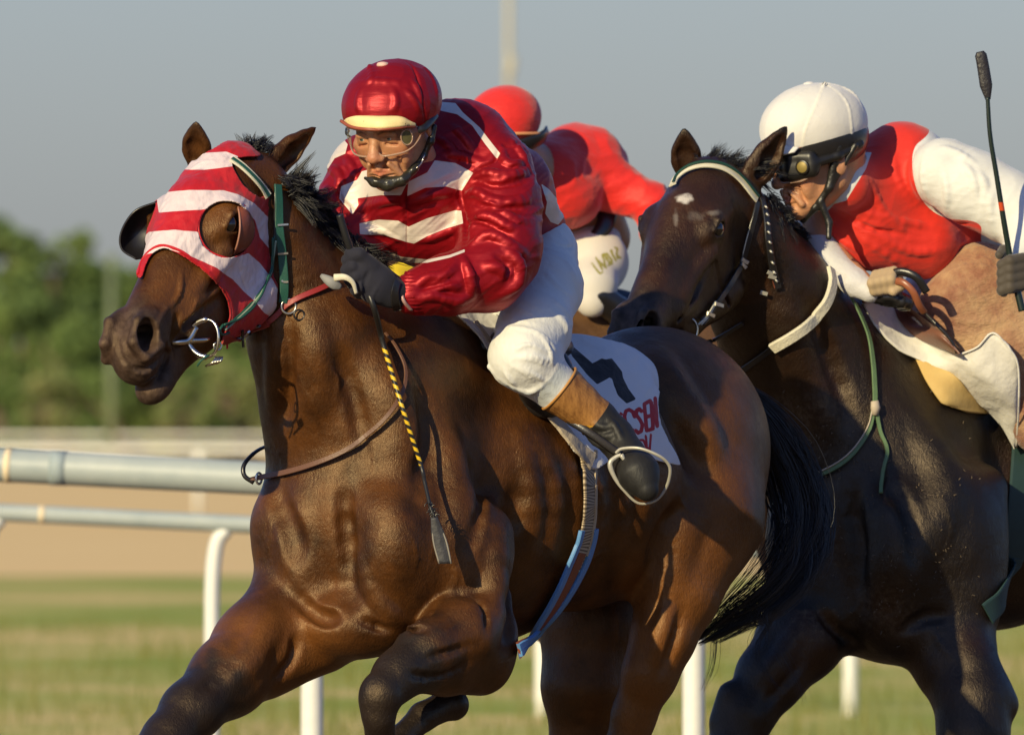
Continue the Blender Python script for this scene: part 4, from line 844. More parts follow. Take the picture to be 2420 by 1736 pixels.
jacket = mk('jacket', V, F, silk, rider1, attrs=dict(band=band, deep=dp))
# wrinkled elastic cuff
V, F = tube(spline([(962, -8, -668), (950, -34, -690), (955, -40, -712), (972, -20, -732)], 20), 4.5, 8); mk('cuff', V, F, silk, jacket)

# helmet with satin cover
HL = Shape(); HD1.e(HL, (0, -8, 41), (99, 114, 86), 10)
for P, r, h in [([(830, 200), (900, 192), (985, 205)], 9, 3.5), ([(870, 150), (880, 180), (868, 196)], 5, 3), ([(960, 215), (978, 235), (992, 262)], 5, 3.5), ([(975, 190), (988, 214), (1000, 250)], 5, 3), ([(930, 210), (936, 240), (930, 265)], 6, 2.5), ([(850, 215), (845, 245), (850, 265)], 6, 2.5), ([(1010, 160), (1028, 200), (1034, 240)], 5, 2)]: HL.ridge(P, r, h, 8)
HL.groove([(926, 134), (968, 150), (990, 200), (1000, 255), (1004, 296)], 2.5, 2.5, 4, 12)
V, F = HL.mesh(3.0 * Q); l = HD1.loc(V); V, F, u_ = clip_mesh(V, F, l[:, 2] - (-14 + .50 * np.maximum(l[:, 1], -80))); V = folds(V, F, 1.0, (30, 40, 60), (0, 0), 8)
hel = mk('helmet', V, F, silk, rider1, attrs=dict(band=np.full(len(V), -5.), deep=0 * V[:, 0] + .12)); sm = hel.modifiers.new('thick', 'SOLIDIFY'); sm.thickness = .006; sm.offset = -1
c = HD1.p(0, -4, 127); V, F = tube(np.array([c + [0, 0, -6], c + [0, 0, -1], c + [0, 0, 3], c + [0, 0, 5]]), [15, 15, 12, 3], 16); mk('button', V, F, simple('pink_button', (.62, .42, .36), .6), hel)
HY = lambda pts, off=0: [(a, float(HL.hit([(a, b)], -400, 600)[0]) + off, -b) for a, b in pts]
brim_y = simple('yellow_lining', (.78, .62, .30), .55, bump=(200, .0005)); brown_rim = simple('brown_binding', (.28, .07, .035), .4)
top = HY([(814, 288), (822, 280), (845, 275), (895, 276), (945, 277), (968, 288), (980, 296)], -3); bot = [(814, top[0][1] - 2, -289), (826, top[1][1] - 7, -296), (852, top[2][1] - 12, -303), (898, top[3][1] - 14, -304), (942, top[4][1] - 11, -300), (966, top[5][1] - 6, -297), (981, top[6][1] - 4, -297)]
V, F = loft([top, [tuple((np.array(a) * .5 + np.array(b) * .5) + [0, -4, 3]) for a, b in zip(top, bot)], bot], 50, 8); o = mk('peak', V, F, brim_y, hel); sm = o.modifiers.new('thick', 'SOLIDIFY'); sm.thickness = .003
V, F = tube(spline(bot, 50) + [0, 0, -2], 3.4, 8); mk('peak_edge', V, F, brown_rim, o)
V, F = tube(spline([(806, 64, -286), (830, 24, -300), (870, top[3][1] - 8, -306), (920, top[3][1] - 8, -306), (960, 24, -300), (1000, 66, -294), (1018, 112, -298)], 50), 4, 8); mk('helmet_rim', V, F, brown_rim, hel)
for k in range(12):
    a = rng.uniform(.1, .9); q = spline(top, 40)[int(a * 39)] * .6 + spline(bot, 40)[int(a * 39)] * .4 + [0, -7, rng.uniform(-5, 5)]; V, F = tube(np.array([q, q + [rng.uniform(-2, 2), 0, -rng.uniform(2, 6)]]), 1.0, 5); mk('mud_fleck', V, F, blk_leather, o)

# goggles
lens = bpy.data.materials.new('clear_lens'); lens.use_nodes = True; t_ = lens.node_tree; t_.nodes.clear(); tr_ = t_.nodes.new('ShaderNodeBsdfTransparent'); tr_.inputs[0].default_value = (.98, .97, .95, 1)
gl = t_.nodes.new('ShaderNodeBsdfGlossy'); gl.inputs['Roughness'].default_value = .10; fr = t_.nodes.new('ShaderNodeLayerWeight'); fr.inputs[0].default_value = .12; mx = t_.nodes.new('ShaderNodeMixShader'); ou = t_.nodes.new('ShaderNodeOutputMaterial')
t_.links.new(fr.outputs[1], mx.inputs[0]); t_.links.new(tr_.outputs[0], mx.inputs[1]); t_.links.new(gl.outputs[0], mx.inputs[2]); t_.links.new(mx.outputs[0], ou.inputs[0])
rimm = M('clear_rim').col((.52, .34, .24)).set(Roughness=.15, Transmission_Weight=.35, IOR=1.45, Coat_Weight=.5).m
def goggles(H, root, R0=94):
    def gp(x, u, dr=0): ph = x / 92.0; return H.p((R0 + dr) * math.sin(ph) * .93, 10 + (R0 + dr) * math.cos(ph), u)
    xs = np.linspace(-112, 112, 70)
    def lo(x):
        a = abs(x); b = -34 + 20 * math.exp(-(x / 11) ** 2); return b + max(0, a - 60) ** 2 * .009
    def hi(x): return 24 - max(0, abs(x) - 60) ** 2 * .008
    G = np.array([[gp(x, lo(x) * (1 - t) + hi(x) * t, 5 * math.sin(math.pi * t)) for t in np.linspace(0, 1, 12)] for x in xs]); V = G.reshape(-1, 3)
    i = np.arange(69)[:, None] * 12; j = np.arange(11)[None]; F = np.stack([i + j, i + 12 + j, i + 13 + j, i + j + 1], -1).reshape(-1, 4)
    g = mk('goggles', V, F, lens, root); out = [G[k, 0] for k in range(70)] + [G[69, k] for k in range(1, 11)] + [G[k, 11] for k in range(69, -1, -1)] + [G[0, k] for k in range(10, 0, -1)]
    V, F = tube(np.array(out + out[:1]), 2.5, 8); mk('rim', V, F, rimm, g); return g, gp
gog, gp = goggles(HD1, rider1)
a = np.linspace(0, 2 * np.pi, 24)
V = [gp(76, -4, 4)] + [gp(76 + 11 * math.cos(t), -4 + 15 * math.sin(t), 4) for t in a[:-1]]; F = [[0, i, i % 23 + 1] for i in range(1, 24)]
mk('vent', V, F, simple('olive_foam', (.10, .09, .035), .8), gog, smooth=False); V, F = tube(np.array([gp(76 + 12 * math.cos(t), -4 + 16 * math.sin(t), 4) for t in a]), 2, 6); mk('vent', V, F, rimm, gog)
P = [gp(104, 2, 2), HD1.p(90, 40, 2), HD1.p(92, 10, 6), HD1.p(90, -20, 10)]; V, F = tube(spline(P, 20), 9, 8, flat=.3); mk('strap', V, F, blk_leather, gog)
P = [gp(-104, 2, 2), HD1.p(-90, 40, 2), HD1.p(-92, 10, 6), HD1.p(-90, -20, 10)]; V, F = tube(spline(P, 20), 9, 8, flat=.3); mk('strap', V, F, blk_leather, gog)
# chin strap
CS = Shape(); yb = lambda u, v: float(B1.hit([(u, v)], -400, 600)[0])
CS.chain([(864, yb(870, 415) - 2, 421, 4), (885, yb(885, 420) - 1, 430, 10), (918, yb(915, 424) + 2, 435, 15), (950, yb(945, 418) + 9, 425, 13), (978, yb(960, 400) + 10, 400, 8), (1000, yb(1000, 370) - 2, 370, 8), (1018, yb(1010, 340) - 8, 335, 7), (1026, yb(1012, 320) + 10, 300, 7)], 12)
V, F = CS.mesh(2.4); V = folds(V, F, .9, (14, 14, 14), (0, 0), 2); mk('chin_strap', V, F, simple('cracked_leather', (.022, .020, .014), .30, bump=(60, .004), spec=.6, var=.5), hel)
V, F = tube(spline([(984, yb(975, 396) - 14, -398), (996, yb(990, 380) - 14, -384), (1003, yb(995, 370) - 14, -366)], 8), 2, 6); mk('buckle', V, F, metal, hel)

# breeches, boots
BR = Shape()
BR.chain([(1283, 610, 592, 82), (1290, 430, 680, 80), (1262, 260, 780, 80), (1238, 180, 838, 80)], 40).C((1238, 180, 845), (1325, 205, 925), 78, 52, 24).C((1325, 205, 925), (1380, 215, 965), 50, 44, 16)
BR.chain([(1240, 680, 620, 80), (1140, 520, 720, 62), (1060, 500, 800, 60)], 40)
BR.ridge([(1160, 786), (1200, 776), (1250, 780), (1290, 800), (1322, 838)], 6, 5, 6, 14); BR.ridge([(1150, 868), (1190, 900), (1235, 922), (1260, 924), (1300, 890), (1322, 845)], 6, 5, 6, 14)
for P in ([(1215, 830), (1245, 815), (1290, 830)], [(1215, 845), (1260, 850), (1300, 868)], [(1205, 860), (1240, 880), (1270, 905)], [(1190, 870), (1205, 895), (1220, 912)], [(1232, 838), (1275, 846), (1312, 860)], [(1225, 865), (1262, 885), (1285, 900)], [(1280, 795), (1300, 830), (1305, 870)]): BR.ridge(P, 3.5, 4.5, 6, 8)
for P in ([(1340, 620), (1360, 660), (1368, 700)], [(1300, 700), (1330, 730), (1352, 760)], [(1310, 740), (1335, 765), (1340, 790)], [(1290, 640), (1320, 680), (1350, 700)], [(1180, 740), (1220, 760), (1290, 770)]): BR.ridge(P, 6, 3, 10, 8)
BR.groove([(1310, 575), (1340, 585), (1368, 578)], 3, 3, 5)
V, F = BR.mesh(4.2 * Q); V = folds(V, F, 1.2, (80, 60, 20), (-.5, 0), 5, 1.3); uv = uvof(V)
shin = -polysd(uv, [(1130, 760), (1330, 740), (1334, 850), (1300, 895), (1262, 930), (1235, 926), (1140, 880)]); shin = np.where((uv[:, 1] > 840) & (uv[:, 0] > 1180), shin, -9)
breeches = mk('breeches', V, F, fabric('white_breeches', [(.66, .66, .64), ('shin', (.50, .54, .56))], .55, fold=(60, .003, (1, 1, .6), (0, .5, 0)), var=.05), rider1, attrs=dict(shin=shin))
BT = Shape(); BT.C((1312, 203, 910), (1412, 222, 990), 63, 45, 6); BT.C((1412, 222, 990), (1452, 215, 1030), 44, 42, 16).C((1452, 215, 1030), (1480, 180, 1070), 42, 44, 20).E((1502, 130, 1112), (50, 84, 54), frame((.3, -.9, -.35), (1, .3, 0)) @ np.array([[0, 1, 0], [1, 0, 0], [0, 0, 1.]]), 24).C((1510, 90, 1120), (1530, 70, 1158), 46, 26, 24).C((1478, 230, 1090), (1490, 260, 1110), 30, 26, 16)
for P in ([(1400, 1000), (1430, 1010), (1460, 1000)], [(1410, 1030), (1440, 1030), (1478, 1012)], [(1380, 1020), (1410, 1050), (1450, 1060)], [(1440, 990), (1455, 1010), (1470, 1040)]): BT.ridge(P, 6, 5, 8, 8)
V, F = BT.mesh(3.6 * Q); ax = nrm(np.array([90, 17, -72.])); tt = (V - np.array([1322, 205, -918])) @ ax
V, F, u_ = clip_mesh(V, F, tt - 0.0); tt = (V - np.array([1322, 205, -918])) @ ax; V = V + vnormals(V, F) * (1.1 * np.sin(np.einsum('ij,j->i', V, np.array([.62, 0, .78])) * .9) * ((tt > 12) & (tt < 108)))[:, None] * .5
tanl = np.minimum(112 - tt, 400); uv = uvof(V); gold = np.minimum(polysd(uv, [(1330, 995), (1360, 1005), (1410, 1005), (1420, 1040), (1360, 1060), (1310, 1000)]), 112 - tt)
bm = M('riding_boot'); ta = bm.map(bm.attr('tan'), -.5, .5); nn = bm.noise(40, 5, .7, bm.coord((1.5, 1, .4), (0, -.65, 0)))
bm.col(bm.mix(bm.map(bm.attr('gold'), -.5, .5), bm.mix(ta, bm.mix(nn, (.008, .008, .009), (.022, .021, .020)), bm.ramp(nn, [(.35, (.16, .065, .018)), (.6, (.34, .16, .045))])), (.55, .28, .03))).set(Roughness=bm.map(ta, 0, 1, .55, .5), Specular_IOR_Level=.35).bump(nn, .003, .6).bump(bm.noise(220, 3), .0008, .5)
boot = mk('boot', V, F, bm.m, rider1, attrs=dict(tan=tanl, gold=gold)); sm = boot.modifiers.new('thick', 'SOLIDIFY'); sm.thickness = .003; sm.offset = -1
def ringaround(c, ax, r, tr, mat, parent, name, asp=1.0):
    f_ = frame(ax, (0, 1, 0)); a = np.linspace(0, 2 * np.pi, 50); P = np.array([c[0], c[1], -c[2]]) + r * (np.cos(a)[:, None] * f_[:, 1] + asp * np.sin(a)[:, None] * f_[:, 2]); V, F = tube(P, tr, 8, cap=False); return mk(name, V, F, mat, parent)
ringaround((1322, 205, 918), ax, 61, 3.4, simple('tan_edge', (.42, .20, .05), .5), boot, 'boot_edge'); ringaround((1408, 222, 988), ax, 46, 4.0, simple('band_black', (.04, .035, .03), .5), boot, 'boot_edge')
# far boot (mostly hidden by the horse)
FB = Shape(); FB.chain([(1060, 500, 800, 58), (1100, 640, 930, 44), (1150, 700, 1040, 40)], 14).E((1120, 620, 1090), (40, 80, 40), None, 16); V, F = FB.mesh(7); mk('boot', V, F, bm.m, rider1, attrs=dict(tan=np.full(len(V), -9.), gold=np.full(len(V), -9.)))
# glove: palm, four curled fingers round the whip, thumb on top, cuff with strap
glove_m = fabric('grey_glove', [(.020, .020, .032)], .8, weave=500, wd=.001, sheen=.08, spec=.2)
GV = Shape()
GV.C((925, -20, 690), (890, -40, 672), 34, 40, 18, sq=((0, 1, 0), .75)).C((890, -40, 672), (858, -50, 640), 44, 42, 18, sq=((0, 1, 0), .7))
for k, (kx, kv) in enumerate([(836, 604), (834, 628), (842, 652), (856, 674)]):
    GV.chain([(kx + 28, -44, kv + 8, 16), (kx, -66, kv + 2, 14.5), (kx - 16, -52, kv + 10, 13), (kx - 10, -24, kv + 20, 11.5), (kx + 10, -14, kv + 26, 10)], 5)
GV.chain([(878, -58, 628, 17), (850, -72, 600, 14), (826, -62, 596, 12)], 8)
GV.C((925, -20, 692), (950, -2, 700), 34, 30, 12)
GV.ridge([(905, 660), (880, 700), (885, 728)], 3, 3, 5); GV.groove([(872, 640), (862, 668), (866, 700)], 4, 3, 6)
V, F = GV.mesh(2.8 * Q); glv = mk('glove', V, F, glove_m, rider1)
P, N = on_surface(GV, [(938, 664), (932, 690), (934, 716), (940, 732)], 24, 1, sm=3); V, F = ribbon(P, N, 20, 3); mk('glove_strap', V, F, blk_leather, glv, smooth=False)
FG = Shape(); FG.C((858, 240, 650), (850, 150, 690), 34, 38, 10)
for k in range(4): FG.chain([(846 + 6 * k, 130, 668 + 15 * k, 13), (826 + 5 * k, 120, 672 + 15 * k, 12), (824 + 5 * k, 140, 684 + 15 * k, 11)], 5)
FG.chain([(868, 130, 660, 14), (850, 100, 656, 12)], 6); V, F = FG.mesh(4); mk('glove', V, F, glove_m, rider1)

# whip held in the near hand
wp = lambda u, v, o: (u, float(E1.hit([(u, v)])[0]) - o, -v)
WP = [(803, -84, -508), (818, -74, -560), (836, -58, -610), (862, -48, -668), (884, -60, -728), wp(900, 790, 40), wp(909, 824, 44), wp(950, 960, 60), wp(994, 1096, 76), wp(1004, 1140, 80), wp(1018, 1200, 84), wp(1026, 1222, 86)]
S_ = spline(WP, 240); rr = np.interp(np.arange(240), [0, 70, 110, 200, 239], [9, 8, 6.5, 4.5, 4.5]); V, F = tube(S_, rr, 12); sv = np.repeat(np.linspace(0, 1, 240), 12)
wm = M('whip_shaft'); ps = wm.attr('s'); z = wm.n('ShaderNodeMath', operation='PINGPONG'); wm.l(ps, z.inputs[0]); z.inputs[1].default_value = .5
inb = wm.attr('inb'); wm.col(wm.mix(wm.math('MULTIPLY', wm.map(z.outputs[0], .24, .26), inb), (.015, .015, .016), (.70, .45, .02))).set(Roughness=.4)
vdd = -V[:, 2]; whip = mk('riding_whip', V, F, wm.m, None, attrs=dict(s=(vdd - 820) / 21.0 - (V[:, 0] - np.repeat(S_[:, 0], 12)) * .03, inb=((vdd > 822) & (vdd < 1098)).astype(float)))
tag(whip, 'black riding whip with yellow stripes hanging down the bay horse shoulder', 'whip')
def flap(P0, P1, wd, mat, parent, name='flap'):
    V, F = loft([[tuple(a + [-wd * s_ * w_, -3 * (1 - abs(s_)), 0]) for a, w_ in zip(spline([P0, (np.array(P0) + P1) / 2, P1], 9), [.35, .6, .85, 1, 1, 1, .95, .95, 1])] for s_ in (-1, -.5, 0, .5, 1)], 16, 9); o = mk(name, V, F, mat, parent); sm = o.modifiers.new('thick', 'SOLIDIFY'); sm.thickness = .006; return o
fl_m = simple('worn_flap', (.030, .030, .036), .6, bump=(90, .002), var=.6); e0 = S_[-1]; ef = wp(1052, 1331, 84)
flap(e0, ef, 15, fl_m, whip); 
for s_ in (-1, 1): V, F = tube(spline([e0 + [-5 * s_, 0, 0], (np.array(e0) + ef) / 2 + [-15 * s_, -6, 0], np.array(ef) + [-14 * s_, -5, 0]], 14), 2.2, 6); mk('flap_stitching', V, F, simple('pale_stitch', (.22, .20, .17), .7), whip)
for t in (.885, .91, .94, .965, .985):
    c = S_[int(t * 239)]
    for k in range(5):
        d = rng.normal(size=3); d[1] = -abs(d[1]) * .4; d = nrm(d) * rng.uniform(8, 17); V, F = tube(spline([c, c + d * .7 + [0, 0, 2], c + d + [0, 0, -4]], 7), [1.8, 1.6, 1.4, 1.2, 1, .8, .5], 5); mk('whip_feather', V, F, blk_leather, whip)

# saddle cloth, girth, stirrup
CL1 = [(1060, 742), (1095, 722), (1200, 745), (1325, 788), (1400, 802), (1480, 820), (1515, 838), (1543, 866), (1554, 905), (1552, 960), (1558, 1000), (1574, 1036), (1601, 1092), (1592, 1097), (1500, 1078), (1440, 1088), (1401, 1108), (1372, 1078), (1348, 1056), (1296, 986), (1231, 925), (1180, 868), (1130, 800), (1085, 752)]
V, F = E1.mesh(4.0 * Q, (1020, 100, -1130), (1640, 1100, -700), off=11.0); uv = uvof(V); m = polysd(uv, spline(CL1, 260, True)); m = np.where(V[:, 1] > 1000, -5, m)
V, F, u_ = clip_mesh(V, F, m); V = V + vnormals(V, F) * (3.0 * fbm(V / 60, 2, 6) + 1.5)[:, None]; V = folds(V, F, 1.2, (80, 80, 22), (.9, 0), 7); uv = uvof(V)
z5 = lambda P: [(1280 + x / 3.697, 780 + y / 3.697) for x, y in P]
ink = polysd(uv, z5([(215, 130), (245, 140), (440, 305), (520, 262), (555, 272), (605, 262), (690, 372), (700, 430), (745, 520), (810, 608), (735, 640), (665, 575), (635, 500), (612, 430), (590, 415), (480, 475), (400, 400), (270, 240), (245, 190)]))
ink = ink + 1.5
txt = strokesd(uv, [z5(L) for L in [[(802, 760), (785, 715), (755, 700), (728, 712), (716, 760), (726, 810)], [(862, 712), (845, 692), (822, 705), (818, 745), (850, 785), (872, 830), (860, 885), (832, 900), (815, 880)], [(938, 622), (888, 652), (908, 880), (948, 868)], [(898, 765), (935, 752)], [(962, 862), (948, 640), (1000, 842), (982, 600)]]], 4.4)
txt = np.maximum(txt, strokesd(uv, [z5(L) for L in [[(850, 962), (880, 962), (912, 1040), (900, 925)], [(912, 1040), (935, 1050), (944, 912)]]], 2.8)); txt = np.maximum(txt, strokesd(uv, [z5([(690, 740), (680, 730)]), z5([(790, 870), (782, 900)])], 3))
cloth_m = fabric('white_cloth', [(.66, .64, .64), ('ink', (.012, .012, .014)), ('red', (.42, .012, .02))], .7, fold=(22, .006, (1, 1, .7), (0, .9, 0)), var=.05)
cloth = mk('saddle_cloth', V, F, cloth_m, None, attrs=dict(ink=ink, red=txt)); tag(cloth, 'white number cloth with black numeral and red letters under the front rider', 'saddle cloth'); sm = cloth.modifiers.new('thick', 'SOLIDIFY'); sm.thickness = .004; sm.offset = 1
P, N = on_surface(E1, CL1 + CL1[:1], 300, 12, sm=2, y1=1100); pass
P, N = on_surface(E1, [(1110, 770), (1180, 868), (1231, 930), (1296, 992), (1348, 1058), (1385, 1092)], 80, 17, sm=3); V, F = ribbon(P, N, np.interp(np.linspace(0, 1, 80), [0, .5, 1], [16, 34, 44]), 6); V = V + (3 * fbm(V / 25, 2, 3))[:, None] * np.array([0, 1, .5]); mk('pad_edge', V, F, simple('dirty_cream_pad', (.44, .37, .29), .8, bump=(50, .003), var=.3), cloth, smooth=False)
saddle = empty('saddle', (1250, 500, 760), 'small racing saddle mostly hidden under the front rider, with pale ribbed girth', 'saddle')
SA = Shape(); SA.E((1210, 470, 820), (170, 130, 50), frame(hd, lf), 20).E((1290, 320, 900), (70, 40, 90), None, 20); V, F = SA.mesh(8); mk('seat', V, F, blk_leather, saddle)
gm_ = M('ribbed_girth'); gv = gm_.attr('s'); pp = gm_.n('ShaderNodeMath', operation='PINGPONG'); gm_.l(gv, pp.inputs[0]); pp.inputs[1].default_value = .5
gm_.col(gm_.mix(gm_.map(pp.outputs[0], .1, .4), (.12, .085, .05), (.48, .38, .26))).set(Roughness=.8)
GP = [(1376, 1062), (1378, 1120), (1380, 1180), (1377, 1230), (1366, 1285), (1340, 1350), (1308, 1410), (1270, 1465), (1236, 1508), (1212, 1536)]
P, N = on_surface(E1, GP, 120, 6, sm=6); N = np.stack([smooth1(N[:, i], 300) for i in range(3)], 1); N /= np.linalg.norm(N, axis=1, keepdims=True); P = P + N * 6; V, F = ribbon(P[:64], N[:64], 56, 6); sv = np.repeat(np.arange(64) * .62, 6); girth = mk('girth', V, F, gm_.m, saddle, attrs=dict(s=sv), smooth=False)
T = np.gradient(P, axis=0); T /= np.linalg.norm(T, axis=1, keepdims=True); Bn = np.cross(T, N)
blue = simple('blue_elastic', (.10, .25, .52), .45, var=.1)
V, F = ribbon((P - Bn * 0 + N * 2)[56:], N[56:], 40, 6); mk('girth_strap', V, F, leather_br, girth, smooth=False); V, F = ribbon((P - Bn * 28 + N * 1)[:58], N[:58], 10, 8); mk('girth_edge', V, F, simple('beige_binding', (.42, .33, .22), .7), girth, smooth=False)
for s_ in (-1, 1):
    w_ = np.interp(np.arange(120)[44:], [44, 60, 119], [36, 40, 7])[:, None]; V, F = ribbon((P[44:] + Bn[44:] * s_ * w_ + N[44:] * 3), N[44:], 19, 9); mk('girth_edge', V, F, blue, girth, smooth=False)
V, F = ribbon((P[70:] - Bn[70:] * 14), N[70:], 16, 4); mk('girth_edge', V, F, simple('deep_blue', (.03, .10, .30), .5), girth, smooth=False)
yB = 150.
V, F = tube(spline([(1345, 200, -992), (1390, 175, -1020), (1430, 140, -1048), (1466, 100, -1074)], 20), 10, 8, flat=.35); mk('stirrup_leather', V, F, blk_leather, saddle)
si = [(1455, 92, 1070), (1470, 86, 1060), (1510, 70, 1059), (1550, 66, 1073), (1575, 74, 1090), (1584, 84, 1112), (1575, 100, 1150), (1550, 104, 1182), (1508, 100, 1188), (1470, 92, 1153), (1449, 88, 1120), (1442, 86, 1094), (1455, 88, 1080), (1468, 88, 1074)]
rr = np.interp(np.arange(90), [0, 8, 40, 48, 60, 72, 89], [3.6, 4, 4, 3, 3.4, 6.4, 4.6]); V, F = tube(spline(xyz(si), 90), rr, 10, flat=.7); mk('stirrup', V, F, simple('cream_alloy', (.42, .40, .34), .4, metal=.3), saddle)
V, F = tube(spline(xyz([(1468, 88, 1074), (1480, 84, 1090), (1500, 78, 1082)]), 10), [6, 6, 5, 4, 3, 2, 2, 2, 2, 2], 8); mk('stirrup', V, F, simple('cream_alloy', (.42, .40, .34), .4, metal=.3), saddle)

# ================================================================== second horse
E2 = Shape()
E2.E((2080, 2020, 1220), (250, 240, 320), BF, 60).E((2330, 2400, 1140), (360, 280, 350), BF, 60).E((2640, 2800, 1090), (330, 270, 310), BF, 60)
E2.C((2140, 2150, 900), (2320, 2400, 860), 160, 110, 80)
E2.E((1930, 1960, 1280), (130, 115, 190), BF, 50).E((2130, 1850, 1330), (125, 118, 170), BF, 50)
E2.C((1960, 1920, 1240), (1980, 1890, 1430), 95, 90, 40).C((2120, 1850, 1230), (2110, 1840, 1450), 105, 85, 40)
E2.C((2230, 2100, 950), (2190, 1870, 1290), 120, 115, 60, sq=(lf, .7)).E((2275, 1880, 1300), (118, 88, 200), BF, 50)
E2.C((2320, 1960, 1160), (2300, 1880, 1400), 62, 66, 40)
E2.chain([(1718, 1700, 496, 76), (1762, 1770, 580, 106), (1822, 1860, 705, 144), (1890, 1980, 840, 180), (1980, 2040, 1000, 220), (2060, 2080, 1100, 240)], 50)
E2.C((1768, 1810, 548), (1845, 1930, 660), 62, 84, 50).C((1870, 2000, 640), (2040, 2140, 790), 90, 110, 60)
E2.chain([(1960, 1920, 1420, 112), (1890, 1850, 1510, 96), (1820, 1790, 1600, 76), (1768, 1750, 1690, 56), (1735, 1740, 1760, 52), (1720, 1760, 1850, 44), (1700, 1850, 2000, 33), (1690, 1900, 2150, 34), (1660, 1880, 2240, 34), (1630, 1850, 2300, 50)], 40)
E2.C((1725, 1740, 1640), (1712, 1745, 1700), 30, 34, 30)
E2.chain([(2240, 1900, 1440, 118), (2255, 1850, 1560, 94), (2300, 1790, 1660, 84), (2300, 1760, 1740, 78), (2290, 1800, 1850, 50), (2330, 1950, 1980, 34), (2400, 2080, 2050, 40)], 40).C((2300, 1800, 1580), (2372, 1790, 1664), 60, 34, 26)
E2.chain([(2640, 2750, 1330, 150), (2600, 2700, 1500, 100), (2620, 2760, 1700, 56), (2640, 2850, 1900, 36), (2600, 2800, 2150, 36), (2560, 2750, 2320, 46)], 50)
E2.chain([(2560, 3000, 1330, 150), (2620, 2960, 1500, 100), (2680, 3000, 1700, 56), (2700, 3080, 1900, 36), (2660, 3060, 2150, 36), (2620, 3020, 2320, 46)], 50)
E2.E((2120, 1900, 1490), (110, 140, 80), BF, 50)
H2 = Head((-.34, -.70, -.625), (.90, -.42, -.02), (1700, 443), 1.13, 1720)
head_shape(E2, H2)
E2.C((1715, 1700, 475), (1750, 1740, 550), 72, 88, 40)
ear(E2, (1624, 1740, 405), (1618, 1690, 306), (1, 0, 0), (-.2, -1, .1), 36)
ear(E2, (1778, 1680, 425), (1858, 1690, 300), (1, 0, .3), (.4, -.8, -.45), 42, deep=.7)
r2, g2 = E2.ridge, E2.groove
g2([(2010, 1150), (2030, 1280), (2040, 1420)], (14, 22), 18, 28); r2([(1900, 1180), (1900, 1300), (1930, 1400)], 44, 12, 36); r2([(2090, 1150), (2120, 1280), (2100, 1400)], 50, 12, 36)
g2([(2060, 1100), (2150, 1220), (2160, 1340)], 12, 9, 30); r2([(2170, 980), (2230, 1130), (2200, 1300)], 40, 10, 40); g2([(1930, 1440), (1990, 1500), (2050, 1530)], 12, 12, 14); g2([(2120, 1500), (2180, 1460), (2240, 1450)], 12, 9, 16)
g2([(1900, 700), (1960, 850), (2000, 1000)], 12, 9, 34); r2([(1860, 760), (1900, 900), (1960, 1020)], 34, 8, 34); g2([(1850, 1000), (1880, 1080), (1900, 1160)], 12, 8, 24)
r2([(1890, 1470), (1850, 1540), (1800, 1610)], 20, 8, 18); g2([(1900, 1560), (1850, 1620), (1800, 1670)], 8, 7, 14)
for a in ([(1900, 1040), (1930, 1080), (1925, 1130)], [(2080, 1050), (2100, 1120), (2085, 1180)], [(2230, 1180), (2250, 1240), (2240, 1300)], [(1880, 1480), (1860, 1530), (1830, 1560)], [(2200, 1480), (2230, 1530), (2260, 1560)], [(1985, 1120), (2010, 1170), (1990, 1220)], [(2150, 1380), (2130, 1440), (2090, 1470)], [(2040, 1380), (2030, 1430), (2000, 1460)]): r2(a, 4.5, 3, 6, 7)
def attr2(V):
    l = H2.loc(V); u, v = V[:, 0], -V[:, 2]; gr = np.clip((l[:, 0] - 400 + 25 * fbm(V / 40, 2, 3)) / 70, 0, 1) * (l[:, 0] < 640) * (np.abs(l[:, 1]) < 110) * (l[:, 2] > -150)
    dk = np.clip(.68 + .5 * fbm(V / 160, 2, 21) + np.clip((v - 650) / 500, 0, .25), .3, .97); onh = np.clip((460 - (l[:, 0])) / 60, 0, 1) * (l[:, 0] > -60) * (np.abs(l[:, 1]) < 110) * (l[:, 2] > -200) * (v < 800)
    dk = dk * (1 - onh * .75); fore = np.clip((u - 1880) / 60, -1, 1); lg = (v > 1440) * (u < 1980) * np.clip((1700 - v) / 160, 0, 1) * np.clip((u - (1800 - (v - 1560) * .5)) / 60, 0, 1); dk = dk * (1 - .75 * lg)
    ear_ = (v < 420); dk = np.where(ear_, .35, dk); tip = np.clip((322 - v) / 20, 0, 1)
    d = lambda c, r: np.clip(1.6 - np.linalg.norm((np.stack([u, v], 1) - c) / r, axis=1) + .5 * fbm(V / 12, 2, 5), 0, 1)
    wh = np.maximum.reduce([d([1617, 470], [17, 8]) * (l[:, 2] > 0), d([1598, 514], [5, 14]) * .2, d([1645, 510], [16, 8]) * .10, d([1688, 503], [12, 5]) * .2])
    eyd = np.clip(1.5 - np.linalg.norm(l - [197, 84, 50], axis=1) / 26, 0, 1) * .8
    du = np.clip(d([1960, 1120], [170, 130]) + d([2130, 1380], [150, 120]) + d([1900, 1010], [120, 60]) + d([1850, 1430], [80, 70]), 0, 1) * .8
    return dict(sun_warm=0 * u, dark=np.clip(dk + eyd + tip, 0, 1), grey=gr * .75, white=wh, dust=du)
root2 = empty('racehorse', (2330, 2400, 2360), 'dark brown nearly black racehorse with a small white star, at the right behind the bay', 'horse')
dkbay = coat('dark_bay_coat', (.018, .0065, .003), (.052, .018, .006), blk=(.0045, .0034, .003), spt=(1, .8, .62, 1), dust=(.20, .14, .08))
pc2, pn2 = np.array([1770., 1850, -620]), nrm(np.array([-.5, -.35, .55]))
